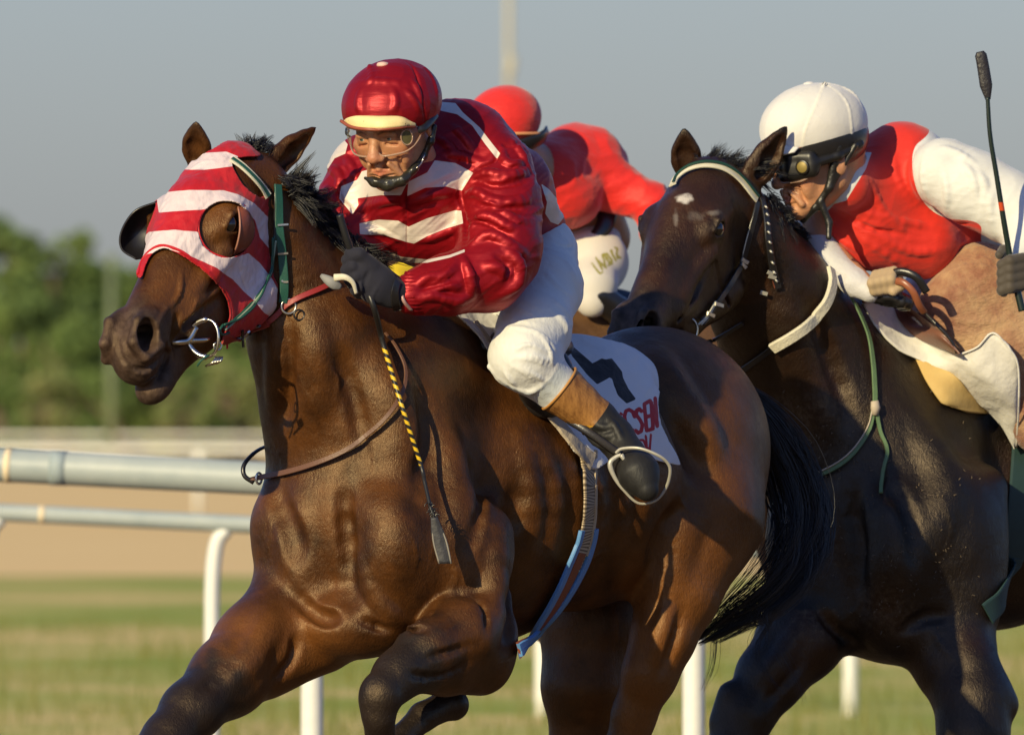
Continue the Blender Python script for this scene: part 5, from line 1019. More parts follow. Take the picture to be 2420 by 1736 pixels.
build_body('body', E2, root2, dkbay, [(3.8 * Q, (1380, 1250, -1000), (2000, 2150, -260), (pc2, pn2)), (7.5 * Q, (1560, 1500, -2370), (3000, 3300, -330), (pc2, -pn2))], attr2)
eyeball(H2, 1, root2); eyeball(H2, -1, root2)
hairs(root2, 'forelock', [(1650, 1700, 404), (1690, 1690, 396), (1740, 1700, 404), (1772, 1720, 420)], [(.3, 0, -.9), (.6, 0, -.8), (1, 0, -.5), (1, 0, -.1)], 76, 1500, 1.4, .28, .3, 21)
hairs(root2, 'mane', crest(E2, [470, 500, 530, 560, 600, 650, 690], 1740, 2060), [(.8, 0, -.4), (.7, 0, -.3), (.7, -.2, -.1), (.6, -.3, .1), (.6, -.3, .2)], 24, 2600, 1.5, .4, .3, 22)
hairs(root2, 'mane', [(a - 14, b - 30, c) for a, b, c in crest(E2, [470, 500, 530, 560, 600, 650, 690], 1740, 2060)], [(.5, 0, .6), (.5, 0, .8), (.4, -.2, .9), (.4, -.3, 1)], 50, 2000, 1.5, .4, .25, 23)
lockset(root2, 'tail', [[(2860, 3050, 950, 18), (2950, 3100, 1100, 50), (2980, 3100, 1350, 50), (2940, 3080, 1600, 20)]], 300, .5, 1.5, 24)
hay = simple('chaff_speck', (.15, .11, .07), .9); r_ = np.random.default_rng(77); ln = []
for cx, cv, sx, sv, n_s in ((1960, 1110, 90, 70, 60), (2120, 1360, 90, 70, 70), (1900, 1010, 60, 30, 25), (2060, 1250, 120, 120, 40), (2250, 1150, 60, 120, 18)):
    q = np.stack([r_.normal(cx, sx, n_s), r_.normal(cv, sv, n_s)], 1); y_ = E2.hit(q)
    for (a, b), yy in zip(q, y_):
        if 1840 < a < 2380: an = r_.uniform(0, 3.14); L_ = r_.uniform(1, 4); d = np.array([math.cos(an) * L_, 0, math.sin(an) * L_]); ln.append([np.array([a, yy - 3, -b]) - d, np.array([a, yy - 4, -b]), np.array([a, yy - 3, -b]) + d])
V, F = strands(np.array(ln), 1.1, .6); mk('chaff', V, F, hay, root2)['kind'] = 'stuff'
# bridle
def on2(pts, n=60, off=7, sm=4): return on_surface(E2, pts, n, off, sm=sm, y0=1100, y1=2700)
P, N = on2([(1594, 446), (1606, 424), (1632, 405), (1668, 397), (1708, 404), (1745, 430), (1781, 472)], 90, 9); V, F = ribbon(P, N, 20, 4); bri2 = mk('bridle', V, F, cream, root2, smooth=False)
V, F = ribbon(P + N * 3 + np.array([3, 0, 6]), N, 7, 2.5); mk('browband_stripe', V, F, simple('dark_green_stripe', (.01, .05, .03), .5), bri2, smooth=False)
def bs2(name, pts, w_, th, mat, off=7, n=60, sm=5): P, N = on2(pts, n, off, sm); V, F = ribbon(P, N, w_, th); mk(name, V, F, mat, bri2, smooth=False); return P, N
stud = simple('bright_stud', (.7, .68, .6), .3, metal=.6)
P, N = bs2('cheek_strap', [(1784, 478), (1776, 520), (1764, 570), (1752, 610), (1730, 655), (1700, 700), (1672, 735), (1648, 760)], 15, 4, blk_leather, 8)
V, F = tube(P + N * 5 - [6, 0, 0], 1.8, 6); mk('piping', V, F, cream, bri2)
P, N = bs2('throat_strap', [(1794, 470), (1806, 520), (1812, 570), (1822, 630), (1836, 680)], 17, 4, blk_leather, 8)
V, F = tube(P + N * 5 - [8, 0, 0], 1.5, 6); mk('piping', V, F, leather_br, bri2)
for q in np.linspace(.12, .9, 9):
    c = (P + N * 7)[int(q * 59)]; V, F = tube(np.array([c + [-3, 0, 3], c + [0, -2, 0], c + [3, 0, -3]]), 2.6, 6); mk('stud', V, F, stud, bri2)
for c_, wq in (((1752, 612), 11), ((1748, 624), 8), ((1686, 720), 10), ((1666, 742), 8), ((1820, 650), 8), ((1804, 688), 8), ((1815, 640), 6)):
    P, N = on2([(c_[0] - wq, c_[1] - 3), (c_[0] + wq, c_[1] + 3)], 6, 14, 1); V, F = ribbon(P, N, 9, 4); mk('buckle', V, F, stud, bri2, smooth=False)
for k in range(3):
    P, N = on2([(1680 + 3 * k, 712), (1660 + 4 * k, 745), (1640 + 6 * k, 765)], 16, 12, 2); V, F = tube(P, 2.4, 6); mk('cord', V, F, cream if k < 2 else blk_leather, bri2)
yb2 = float(E2.hit([(1640, 770)], 1100, 2700)[0]); a = np.linspace(0, 2 * np.pi, 50)
P = np.stack([1628 + 20 * np.cos(a), yb2 - 12 + 8 * np.cos(a), -780 + 28 * np.sin(a)], 1); V, F = tube(P, np.where(np.cos(a) < 0, 6, 3), 10, cap=False); mk('bit_ring', V, F, metal, bri2)
P, N = bs2('rein', [(1630, 800), (1690, 800), (1760, 760)], 10, 3, blk_leather, 10)
P, N = on2([(1952, 640), (1957, 672), (1946, 712), (1915, 755), (1872, 790), (1829, 816)], 60, 10, 6); V, F = ribbon(P, N, 27, 9); mk('breast_strap', V, F, simple('cream_fleece', (.62, .58, .46), .8, bump=(150, .002)), bri2, smooth=False)
bs2('breast_strap', [(1829, 816), (1800, 838), (1760, 870), (1720, 900)], 15, 4, blk_leather, 7)
gcord = simple('green_rein', (.095, .165, .075), .6, bump=(300, .001), var=.3); geds = simple('pale_rein_edge', (.45, .38, .30), .7)
P, N = on2([(1990, 690), (2020, 742), (2044, 800), (2056, 860), (2062, 920), (2064, 962)], 80, 12, 8); V, F = ribbon(P, N, 12, 4); mk('rein', V, F, gcord, bri2, smooth=False); V, F = tube(P + N * 3 - [5, 0, 0], 1.3, 5); mk('rein', V, F, geds, bri2)
P, N = on2([(2062, 965), (2050, 1020), (2010, 1080), (1950, 1118), (1880, 1130), (1820, 1132)], 80, 10, 8); V, F = ribbon(P, N, 11, 4); mk('rein', V, F, gcord, bri2, smooth=False); V, F = tube(P + N * 5 + [-3, 0, 6], 2, 5); mk('rein', V, F, geds, bri2)
P, N = on2([(2066, 965), (2078, 1020), (2093, 1060), (2092, 1110), (2083, 1172)], 50, 10, 6); V, F = ribbon(P, N, 9, 4); mk('rein', V, F, gcord, bri2, smooth=False)
c = P[0] + [-2, -8, 0]; V, F = tube(np.array([c + [0, 0, 16], c + [2, 0, 0], c + [0, 0, -18]]), [9, 12, 8], 8); mk('knot', V, F, geds, bri2)

# ================================================================== second rider
rider2 = empty('person', (2300, 2150, 760), 'rider in red vest with white sleeves and white helmet at right, whip hand raised', 'person')
HD2 = Hum((1858, 391), math.radians(66), math.radians(10), 0, 1.13, 1800)
B2 = Shape(); human_head(B2, HD2, 1.6, (2080, 2030, 420))
B2.C((1990, 1930, 430), (2120, 2050, 430), 56, 84, 30).C((2120, 2050, 430), (2260, 2120, 540), 92, 70, 30)
B2.chain([(2230, 1920, 410, 54), (2360, 1900, 480, 46), (2440, 1880, 520, 40), (2420, 1800, 580, 30), (2398, 1770, 622, 27)], 16)
B2.chain([(1930, 2010, 470, 50), (1950, 1950, 590, 36), (2040, 1850, 670, 26)], 16).chain([(2300, 2180, 620, 60), (2330, 2120, 740, 44), (2440, 2120, 960, 30)], 16)
V, F = B2.mesh(2.8 * Q, (1760, 1500, -640), (2110, 2150, -220)); V2, F2 = B2.mesh(7.5, (1800, 1500, -1200), (2600, 2300, -300)); pl = np.array([2050, 1900, -440.]); pn = nrm([-1, -.3, .3])
V, F = sub_mesh(V, F, (V[F].mean(1) - pl) @ pn > -2); V2, F2 = sub_mesh(V2, F2, (V2[F2].mean(1) - pl) @ pn < 5); Vb = np.concatenate([V, V2]); mk('body', Vb, np.concatenate([F, F2 + len(V)]), skin, rider2, attrs=face_attr(HD2)(Vb)); human_eyes(HD2, rider2)
vest_m = fabric('red_vest', [(.62, .022, .010), ('white', (.64, .64, .62))], .62, fold=(26, .003, (.6, 1, 1.6), (0, .7, 0)), var=.1, sheen=.2)
J2 = Shape()
J2.E((2044, 1985, 490), (104, 110, 104), None, 50).C((1992, 1935, 442), (2040, 1990, 450), 62, 80, 30).C((2030, 2000, 430), (2130, 2050, 410), 70, 108, 60).C((2130, 2050, 410), (2260, 2150, 500), 108, 95, 60).C((2060, 1980, 560), (2180, 2030, 570), 80, 90, 50).C((2260, 2120, 500), (2320, 2200, 560), 90, 70, 50)
J2.C((1925, 2060, 480), (1945, 2030, 560), 62, 54, 50).CL(HD2.p(0, -48, -66), (2060, 2010, -430), 58, 74, 30)
J2.chain([(2232, 1915, 408, 82), (2300, 1905, 445, 84), (2376, 1890, 486, 80), (2440, 1860, 530, 72), (2430, 1810, 580, 50), (2404, 1780, 612, 40)], 30)
for P, r, h in [([(2190, 350), (2180, 420), (2200, 480)], 4, 4), ([(2230, 400), (2240, 460), (2236, 512)], 6, 6), ([(2270, 380), (2300, 420), (2310, 480)], 8, 5), ([(2310, 400), (2330, 450), (2318, 520)], 8, 6), ([(2350, 440), (2340, 490), (2350, 560)], 8, 6), ([(2220, 350), (2260, 360), (2310, 390)], 8, 4),
    ([(2030, 500), (2120, 520), (2240, 545)], 7, 5), ([(2060, 430), (2090, 500), (2150, 560)], 7, 4), ([(2000, 540), (2080, 590), (2160, 640)], 8, 6), ([(2080, 560), (2140, 590), (2220, 600)], 8, 5), ([(2150, 600), (2220, 590), (2300, 570)], 7, 4), ([(2110, 360), (2120, 420), (2150, 470)], 6, 3), ([(1960, 520), (1980, 560), (2040, 600)], 8, 5)]: J2.ridge(P, r, h, 9)
J2.groove([(2193, 319), (2163, 347), (2156, 390), (2166, 446), (2193, 489), (2236, 517), (2314, 530)], 4, 4, 5, 16); J2.groove([(1990, 500), (2060, 540), (2180, 560)], 5, 5, 8)
V, F = J2.mesh(4.2 * Q); V = folds(V, F, 1.0, (60, 60, 26), (.6, 0), 13); uv = uvof(V)
wh = np.maximum(polysd(uv, spline([(2193, 317), (2163, 347), (2156, 390), (2166, 446), (2193, 489), (2236, 515), (2314, 530), (2345, 600), (2600, 700), (2600, 200), (2240, 250)], 120, True)), polysd(uv, [(1972, 482), (2000, 474), (2046, 400), (2060, 360), (1960, 360), (1920, 420), (1920, 480), (1950, 505)]))
wh = np.maximum(wh, polysd(uv, [(1830, 400), (1870, 440), (1885, 490), (1912, 548), (1890, 600), (1820, 560)]))
j2 = mk('jacket', V, F, vest_m, rider2, attrs=dict(white=wh))
FA = Shape(); FA.chain([(1930, 2000, 560, 46), (1960, 1900, 620, 40), (2020, 1850, 668, 32), (2056, 1830, 690, 26)], 10); V, F = FA.mesh(4.5); V = folds(V, F, 1.5, (26, 30, 40), (.8, 0), 3); mk('sleeve', V, F, fabric('white_sleeve', [(.55, .54, .56)], .6, fold=(40, .004, (1, 1, 1), (0, 0, 0))), j2)
capm = fabric('white_cap', [(.66, .64, .61), ('seam', (.74, .71, .64)), ('pink', (.62, .33, .26))], .6, weave=900, fold=(18, .003, (1, 1, 1), (0, 0, 0)), var=.04)
HL2 = Shape(); HD2.e(HL2, (0, 6, 70), (96, 117, 90), 10)
seams = [[(1950, 192), (1930, 240), (1905, 300), (1895, 345)], [(1950, 192), (2000, 240), (2012, 300), (2012, 345)], [(1950, 192), (1880, 230), (1830, 300)], [(1950, 192), (2020, 222), (2052, 300)]]
for s_ in seams: HL2.ridge(s_, 3, 1.6, 4, 14)
HL2.ridge([(1800, 330), (1850, 340), (1880, 348)], 6, 3, 8)
V, F = HL2.mesh(3.2 * Q); l = HD2.loc(V); V, F, u_ = clip_mesh(V, F, l[:, 2] - (20 + .12 * l[:, 1])); l = HD2.loc(V); V = folds(V, F, .8, (50, 60, 70), (0, 0), 18); uv = uvof(V)
h2 = mk('helmet', V, F, capm, rider2, attrs=dict(seam=strokesd(uv, [spline(s_, 16) for s_ in seams[:2]], 4), pink=(20 + .12 * l[:, 1] + 9) - l[:, 2])); sm = h2.modifiers.new('thick', 'SOLIDIFY'); sm.thickness = .008; sm.offset = -1
c = HD2.p(0, 0, 160); V, F = tube(np.array([c + [0, 0, -8], c + [0, 0, 0], c + [0, 0, 4]]), [16, 14, 5], 14); mk('button', V, F, capm.copy(), h2, attrs=dict(seam=np.full(len(V), -9.), pink=np.full(len(V), -9.)))
def lp(l, f, u): return HD2.p(l, f, u)
A_ = [lp(-70, 84, 40), lp(-40, 110, 46), lp(0, 120, 48), lp(40, 110, 46), lp(74, 80, 36)]; B_ = [lp(-70, 92, 32), lp(-42, 144, 26), lp(0, 168, 24), (lp(42, 146, 24)), lp(76, 92, 28)]
V, F = loft([A_, B_], 40, 8); V = folds(V, F, 1.2, (30, 30, 30), (0, 0), 4); o = mk('peak', V, F, capm, h2, attrs=dict(seam=np.full(len(V), -9.), pink=np.full(len(V), -9.))); sm = o.modifiers.new('thick', 'SOLIDIFY'); sm.thickness = .005
# dark skull cap below the cover, goggles, straps
SK = Shape(); HD2.e(SK, (0, 2, 42), (92, 112, 86), 8); V, F = SK.mesh(3.6); l = HD2.loc(V); V, F, u_ = clip_mesh(V, F, l[:, 2] - (2 + .10 * l[:, 1] - np.clip((-l[:, 1]) / 60, 0, 1) * 34)); mk('harness', V, F, blk_leather, h2)
gog2, gp2 = goggles(HD2, rider2, 96)
blkg = M('goggle_frame').col((.012, .011, .010)).set(Roughness=.4).m
FRM = Shape()
for x0, x1, a_, b_ in ((24, 50, 7, 10), (50, 96, 11, 15)):
    for uu in (20, -3, -22): FRM.CL(gp2(x0, uu, 1), gp2(x1, uu * .75, 0), a_, b_, 16)
FRM.CL(gp2(20, 20, 1), gp2(-30, 20, 1), 8, 7, 8); FRM.CL(gp2(20, -24, 1), gp2(8, -10, 1), 5, 5, 8); FRM.CL(gp2(100, 0, 0), HD2.p(84, 0, 6), 13, 11, 8); FRM.CL(HD2.p(84, 0, 6), HD2.p(70, -60, 20), 11, 12, 8)
V, F = FRM.mesh(2.8); mk('frame', V, F, blkg, gog2)
c = gp2(80, -4, 15); n_ = nrm(c - HD2.p(20, 10, -6))
V, F = tube(np.array([c - n_ * 6, c, c + n_ * 1.5]), [14, 14, 12], 20); mk('vent', V, F, simple('gold_vent', (.26, .19, .05), .5, metal=.2), gog2); V, F = tube(np.array([c - n_ * 8, c - n_ * 1, c + n_ * .5]), [18, 18, 16], 20); mk('vent', V, F, blkg, gog2)
ST = Shape(); ST.CL(HD2.p(80, -6, 24), HD2.p(66, 22, -58), 12, 9, 8).CL(HD2.p(66, 22, -58), HD2.p(40, 50, -96), 9, 8, 8).CL(HD2.p(84, -44, 20), HD2.p(66, 22, -58), 8, 8, 8).CL(HD2.p(40, 50, -96), HD2.p(6, 66, -118), 9, 9, 8); ST.CL(HD2.p(52, 40, -86), HD2.p(56, 30, -130), 9, 8, 8).CL(HD2.p(56, 30, -130), HD2.p(64, 40, -160), 8, 7, 8)
V, F = ST.mesh(2.8); mk('chin_strap', V, F, simple('black_strap', (.014, .013, .012), .4, bump=(80, .002)), h2)
# legs: tan suede chap over white breeches
tan = M('tan_suede'); n_ = tan.noise(9, 5, .6); w1 = tan.noise(75, 3, .6, tan.coord((1.0, 1, 2.4), (0, .75, 0)))
tan.col(tan.mix(tan.map(n_, .38, .62), (.25, .105, .060), (.44, .28, .15))).set(Roughness=.75, Sheen_Weight=.2).bump(w1, .006, .8).bump(tan.noise(500, 2), .0008, .5)
BR2 = Shape(); BR2.chain([(2330, 2230, 650, 84), (2270, 2180, 680, 62), (2230, 2150, 700, 40)], 30).chain([(2200, 2280, 680, 60), (2120, 2200, 770, 50)], 30); V, F = BR2.mesh(5.5); V = folds(V, F, 1.5, (40, 40, 40), (.5, 0), 3); mk('breeches', V, F, fabric('white_breeches_b', [(.66, .65, .62)], .6), rider2)
CH = Shape(); CH.C((2322, 2040, 670), (2250, 1990, 722), 92, 72, 50, sq=((0, 1, 0), .8)).C((2322, 2040, 690), (2400, 2030, 820), 94, 100, 50).C((2262, 2000, 740), (2330, 2000, 840), 72, 80, 50).C((2400, 2040, 820), (2470, 2060, 1000), 100, 80, 50)
for P, r, h in [([(2200, 700), (2260, 690), (2340, 720)], 8, 4), ([(2230, 650), (2290, 630), (2360, 640)], 8, 4), ([(2200, 730), (2280, 760), (2380, 760)], 8, 4), ([(2250, 640), (2240, 700), (2260, 770)], 6, 3)]: CH.ridge(P, r, h, 8)
V, F = CH.mesh(4.4); V = folds(V, F, 1.3, (30, 30, 14), (.75, 0), 23); mk('leg_chap', V, F, tan.m, rider2)
g2m = fabric('dark_glove', [(.060, .048, .036)], .7, weave=400, wd=.001, sheen=.3); g3m = fabric('tan_glove', [(.40, .29, .17)], .7, weave=400, wd=.001)
GV2 = Shape(); GV2.C((2408, 1770, 630), (2398, 1745, 658), 36, 36, 10)
for k in range(4): GV2.chain([(2418, 1715, 610 + 21 * k, 13.5), (2388, 1695, 616 + 21 * k, 14), (2368, 1705, 626 + 20 * k, 12.5), (2372, 1735, 634 + 19 * k, 11)], 5)
GV2.chain([(2392, 1770, 600, 15), (2372, 1745, 592, 13), (2362, 1722, 602, 11)], 6); V, F = GV2.mesh(3); mk('glove', V, F, g2m, rider2)
GV3 = Shape(); GV3.E((2096, 1840, 668), (38, 40, 34), None, 10).C((2070, 1845, 684), (2100, 1840, 676), 28, 34, 10)
for k in range(4): GV3.chain([(2112 - 14 * k, 1820, 640 + 3 * k, 12), (2106 - 15 * k, 1796, 660 + 3 * k, 12), (2108 - 14 * k, 1804, 682 + 2 * k, 11), (2112 - 12 * k, 1828, 692, 10)], 5)
GV3.chain([(2120, 1830, 655, 14), (2128, 1806, 676, 12), (2112, 1796, 690, 10)], 6); V, F = GV3.mesh(3); mk('glove', V, F, g3m, rider2)
# raised whip
WQ = spline(xyz([(2416, 1712, 735), (2398, 1712, 660), (2386, 1712, 600), (2372, 1700, 520), (2356, 1690, 420), (2340, 1680, 320), (2334, 1676, 230)]), 120); V, F = tube(WQ, np.interp(np.arange(120), [0, 45, 119], [9, 7, 5]), 12)
w2m = M('black_whip'); w2m.col(w2m.mix(w2m.map(w2m.attr('red'), -.5, .5), (.010, .020, .016), (.5, .06, .01))).set(Roughness=.35)
whip2 = mk('riding_whip', V, F, w2m.m, None, attrs=dict(red=10 - np.abs(-V[:, 2] - 488))); tag(whip2, 'black riding whip held upright at the far right against the sky', 'whip')
V, F = tube(spline(xyz([(2335, 1676, 236), (2330, 1676, 200), (2322, 1676, 150), (2316, 1676, 122)]), 20), np.interp(np.arange(20), [0, 6, 17, 19], [6, 15, 14, 9]), 10, flat=.3); mk('flap', V, F, simple('flap_black', (.016, .014, .018), .45, bump=(100, .002)), whip2)
# saddle, pads and cloth of the second horse
EC = Shape(); EC.ops = list(E2.ops) + list(CH.ops)
def off2(pts, o=10):
    pts = np.array(pts, float); y = EC.hit(pts[:, :2], 1100, 2700); return [(a[0], yy - (a[2] if len(a) > 2 else o), -a[1]) for a, yy in zip(pts, y)]
clm2 = fabric('white_pad_cloth', [(.66, .64, .60)], .75, fold=(24, .006, (1, 1, .8), (0, .6, 0)), var=.06)
V, F = loft([off2([(2040, 716, 14), (2072, 772, 14), (2120, 822, 14), (2172, 850, 20), (2240, 884, 30), (2310, 950, 36), (2360, 1000, 36), (2396, 1060, 30)]), off2([(2050, 712, 22), (2096, 758, 24), (2150, 806, 28), (2200, 838, 28), (2262, 868, 30), (2330, 920, 32), (2372, 980, 30), (2397, 1060, 30)]), off2([(2060, 712, 16), (2120, 728, 18), (2180, 800, 24), (2230, 836, 28), (2290, 860, 30), (2350, 900, 40), (2396, 960, 30), (2400, 1056, 30)]), off2([(2070, 710, 8), (2130, 720, 10), (2190, 780, 20), (2262, 838, 30), (2310, 820, 40), (2346, 788, 55), (2404, 860, 40), (2404, 1050, 36)])], 80, 24)
V = folds(V, F, 2.0, (60, 60, 24), (.8, 0), 5); cl2 = mk('saddle_cloth', V, F, clm2, None); tag(cl2, 'plain white saddle cloth with turned up corner on the dark horse', 'saddle cloth'); sm = cl2.modifiers.new('thick', 'SOLIDIFY'); sm.thickness = .005
V, F = tube(spline(off2([(2268, 838, 34), (2310, 820, 44), (2346, 787, 59), (2380, 818, 50), (2405, 860, 44), (2408, 950, 40), (2402, 1056, 38)]), 70), 2.6, 6); mk('hem', V, F, clm2, cl2)
foam = M('yellow_foam'); n_ = foam.noise(14, 5, .6); foam.col(foam.mix(n_, (.48, .30, .09), (.62, .46, .19))).set(Roughness=.8).bump(foam.noise(60, 4, .6), .002, .6)
V, F = loft([off2([(2158, 836, 6), (2190, 900, 16), (2225, 950, 16), (2250, 962, 12)]), off2([(2175, 838, 20), (2215, 895, 40), (2250, 940, 40), (2290, 972, 22)]), off2([(2205, 850, 20), (2260, 890, 36), (2300, 935, 34), (2352, 978, 16)])], 40, 16); fo = mk('foam_pad', V, F, foam.m, None, smooth=True); tag(fo, 'yellowish foam saddle pad sticking out below the white cloth', 'saddle pad'); sm = fo.modifiers.new('thick', 'SOLIDIFY'); sm.thickness = .02
sad2 = empty('saddle', (2180, 2000, 760), 'brown leather racing saddle with curled flap on the dark horse', 'saddle')
lea = simple('saddle_leather', (.17, .075, .05), .38, bump=(120, .0008), spec=.5); lea2 = simple('red_brown_leather', (.26, .085, .04), .35, spec=.5)
V, F = loft([off2([(2112, 726, 24), (2128, 760, 30), (2170, 800, 34), (2262, 838, 60)]), off2([(2130, 722, 34), (2160, 752, 46), (2210, 790, 54), (2266, 836, 70)]), off2([(2150, 726, 30), (2184, 752, 40), (2230, 790, 56), (2270, 836, 70)])], 40, 10); mk('flap', V, F, lea, sad2)
V, F = tube(spline(off2([(2040, 712, 30), (2062, 696, 60), (2080, 690, 80)]), 14), [4, 7, 9, 10, 11, 12, 12, 12, 12, 12, 11, 9, 7, 5], 10); mk('pommel', V, F, lea2, sad2)
V, F = tube(spline([(2112, 1800, -664), (2135, 1780, -668), (2158, 1775, -690), (2172, 1790, -720), (2184, 1810, -738)], 30), 9, 10, flat=.6); mk('strap', V, F, lea2, sad2)
V, F = tube(spline([(2100, 1815, -650), (2130, 1800, -642), (2165, 1790, -655), (2190, 1800, -690)], 30), 10, 10, flat=.6); mk('strap', V, F, blk_leather, sad2)
KN = Shape(); KN.E((2096, 1850, 702), (40, 40, 20), None, 10).C((2070, 1840, 694), (2140, 1850, 716), 16, 20, 10).C((2100, 1830, 690), (2130, 1830, 712), 14, 16, 10); V, F = KN.mesh(4); V = folds(V, F, 2, (14, 14, 14), (0, 0), 4); mk('seat', V, F, blk_leather, sad2)
V, F = tube(spline(off2([(2185, 738, 50), (2215, 768, 56), (2245, 800, 60), (2262, 834, 64)]), 16), 4.5, 8); mk('strap', V, F, blk_leather, sad2)
P, N = on2([(2420, 1000), (2412, 1120), (2400, 1260), (2370, 1400), (2330, 1450)], 50, 4, 6); V, F = ribbon(P, N, 60, 5); mk('girth', V, F, simple('dark_teal_girth', (.02, .05, .05), .6), sad2, smooth=False)

# ================================================================== third rider and horse, farther back
E3 = Shape(); E3.E((1420, 4900, 1010), (300, 250, 320), BF, 50).E((1650, 5200, 1000), (300, 250, 300), BF, 50).E((1880, 5600, 1000), (280, 240, 280), BF, 50).E((1280, 4700, 1080), (220, 220, 280), BF, 50)
E3.chain([(1230, 4750, 900, 190), (1130, 4650, 800, 140), (1060, 4600, 700, 110), (990, 4560, 640, 80)], 50)
E3.chain([(1300, 4650, 1300, 100), (1370, 4600, 1500, 70), (1380, 4620, 1700, 46), (1370, 4640, 2100, 34), (1350, 4600, 2330, 48)], 40).chain([(1200, 4800, 1300, 100), (1390, 4700, 1550, 60), (1400, 4760, 1900, 36), (1410, 4740, 2330, 46)], 40)
E3.chain([(1950, 5500, 1250, 130), (1900, 5450, 1450, 80), (1790, 5500, 1600, 40), (1750, 5500, 1800, 34), (1740, 5450, 2330, 46)], 40).chain([(1900, 5800, 1250, 130), (1900, 5800, 1400, 80), (1780, 5800, 1650, 40), (1770, 5700, 2330, 46)], 40)
H3 = Head((-.409, -.668, -.622), (.837, -.547, .037), (968, 600), 1.2, 4560); head_shape(E3, H3)
ear(E3, (900, 4600, 560), (890, 4580, 500), (1, 0, 0), (0, -1, 0), 30); ear(E3, (1010, 4560, 570), (1040, 4580, 500), (1, 0, 0), (0, -1, 0), 30)
root3 = empty('racehorse', (1450, 4900, 2360), 'brown racehorse half hidden behind the leading horse and its rider', 'horse')
V, F = E3.mesh(9.0, None, None); z = 0 * V[:, 0]; mk('body', V, F, coat('brown_coat', (.09, .045, .022), (.16, .085, .04)), root3, attrs=dict(sun_warm=z, dark=z, grey=z, white=z, dust=z)); eyeball(H3, 1, root3); eyeball(H3, -1, root3)
yel = simple('yellow_hood', (.85, .60, .02), .5); HS3 = Shape(); head_shape(HS3, H3); V, F = HS3.mesh(6, off=9); uv = uvof(V)
V, F, u_ = clip_mesh(V, F, polysd(uv, [(845, 575), (862, 582), (900, 618), (915, 632), (945, 618), (972, 612), (985, 660), (930, 700), (880, 690), (850, 640)]) + np.where(H3.loc(V)[:, 1] > 0, 0, -400)); o = mk('cheek_piece', V, F, yel, root3); sm = o.modifiers.new('thick', 'SOLIDIFY'); sm.thickness = .004
rider3 = empty('person', (1420, 5000, 700), 'rider in plain red jacket and red cap behind the leading rider', 'person')
HD3 = Hum((1152, 352), math.radians(40), math.radians(22), 0, .92, 4450); B3 = Shape(); human_head(B3, HD3, 0, (1250, 4640, 400)); B3.C((1220, 4600, 400), (1350, 4800, 420), 60, 90, 30).C((1350, 4800, 420), (1420, 4950, 560), 90, 70, 30).chain([(1430, 4800, 400, 40), (1540, 4760, 478, 26), (1530, 4700, 560, 18)], 16)
V, F = B3.mesh(5); mk('body', V, F, skin, rider3, attrs=face_attr(HD3)(V)); human_eyes(HD3, rider3)
red3 = fabric('plain_red', [(.66, .016, .010)], .6, fold=(16, .008, (.8, 1, 1.4), (0, .6, 0)))
J3 = Shape(); J3.C((1290, 4700, 420), (1370, 4820, 400), 90, 96, 50).C((1370, 4820, 400), (1400, 4900, 440), 96, 78, 50).E((1330, 4720, 470), (90, 90, 70), None, 40).chain([(1400, 4800, 390, 74), (1460, 4780, 448, 52), (1530, 4765, 476, 46), (1552, 4750, 510, 40), (1535, 4730, 556, 24)], 30).C((1290, 4700, 420), (1262, 4760, 470), 84, 80, 30)
V, F = J3.mesh(6); V = folds(V, F, 4, (60, 60, 30), (.5, 0), 41); mk('jacket', V, F, red3, rider3)
HL3 = Shape(); HD3.e(HL3, (0, -4, 46), (94, 108, 86), 10); V, F = HL3.mesh(5); l = HD3.loc(V); V, F, u_ = clip_mesh(V, F, l[:, 2] - (-6 + .4 * np.maximum(l[:, 1], -70))); h3 = mk('helmet', V, F, red3, rider3); sm = h3.modifiers.new('thick', 'SOLIDIFY'); sm.thickness = .006
P = [HD3.p(97 * math.sin(t), -4 + 111 * math.cos(t), 8 + .4 * 111 * max(math.cos(t), -.6)) for t in np.linspace(-1.6, 2.4, 40)]; V, F = tube(np.array(P), 3.5, 6); mk('trim', V, F, simple('orange_trim', (.8, .35, .15), .5), h3)
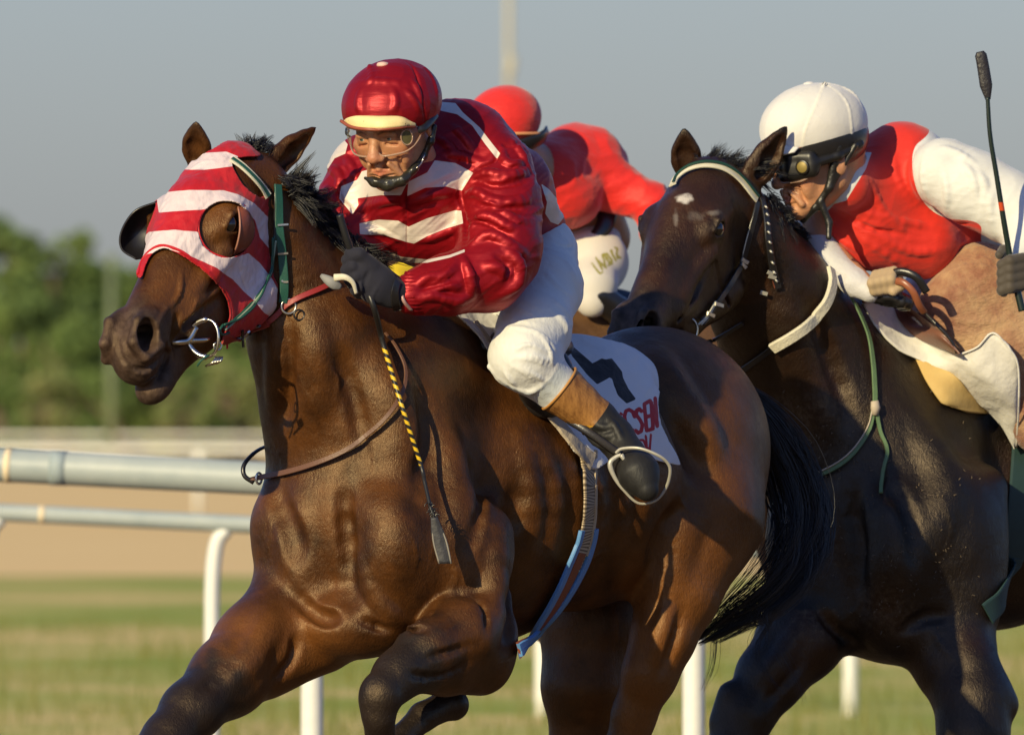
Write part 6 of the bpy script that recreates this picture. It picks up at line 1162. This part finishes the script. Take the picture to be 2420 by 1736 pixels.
P = [HD3.p(92 * math.sin(t), -2 + 104 * math.cos(t), -12 + .1 * 111 * max(math.cos(t), -.6)) for t in np.linspace(-1.4, 2.3, 40)]; V, F = tube(np.array(P), 20, 8, flat=.3); mk('goggles', V, F, blk_leather, rider3)
BR3 = Shape(); BR3.chain([(1400, 4950, 540, 62), (1405, 4800, 620, 74), (1400, 4700, 680, 52), (1400, 4680, 715, 34)], 30).C((1360, 4900, 500), (1350, 4900, 540), 54, 50, 30); V, F = BR3.mesh(5); uv = uvof(V)
z3 = lambda L: [(1320 + x / 5.423, 480 + y / 5.423) for x, y in L]
jl = [[(430, 770), (470, 830), (530, 905)], [(530, 905), (565, 880)], [(480, 700), (560, 850)], [(500, 730), (610, 830), (560, 660)], [(590, 650), (660, 790)], [(620, 640), (650, 690), (690, 740), (650, 790)], [(660, 620), (680, 600), (690, 660), (740, 740)], [(640, 800), (700, 770)], [(720, 570), (760, 580), (740, 660), (790, 700)], [(750, 710), (800, 700)]]
mk('breeches', V, F, fabric('lettered_breeches', [(.60, .56, .50), ('ink', (.26, .24, .03))], .65), rider3, attrs=dict(ink=np.where(V[:, 1] < 4800, strokesd(uv, [z3(L) for L in jl], 2.4), -5)))
V, F = tube(spline(xyz([(1436, 4800, 486), (1430, 4770, 530), (1400, 4760, 568), (1362, 4770, 588)]), 24), np.linspace(26, 12, 24), 10, flat=.5); mk('belt', V, F, blk_leather, rider3)
BT3 = Shape(); BT3.chain([(1410, 4680, 700, 36), (1470, 4720, 740, 34), (1500, 4760, 800, 32)], 10).C((1500, 4760, 800), (1470, 4700, 830), 30, 24, 10); V, F = BT3.mesh(6); mk('boot', V, F, blk_leather, rider3)
cl3 = Shape(); cl3.ops = list(E3.ops); V, F = E3.mesh(8, (1380, 4400, -1000), (1640, 5300, -600), off=12); uv = uvof(V); V, F, u_ = clip_mesh(V, F, polysd(uv, [(1440, 600), (1560, 600), (1640, 900), (1500, 950)])); 
o = mk('saddle_cloth', V, F, simple('navy_cloth', (.015, .03, .06), .7), None); tag(o, 'dark blue saddle cloth glimpsed under the rider in plain red', 'saddle cloth'); sm = o.modifiers.new('thick', 'SOLIDIFY'); sm.thickness = .01
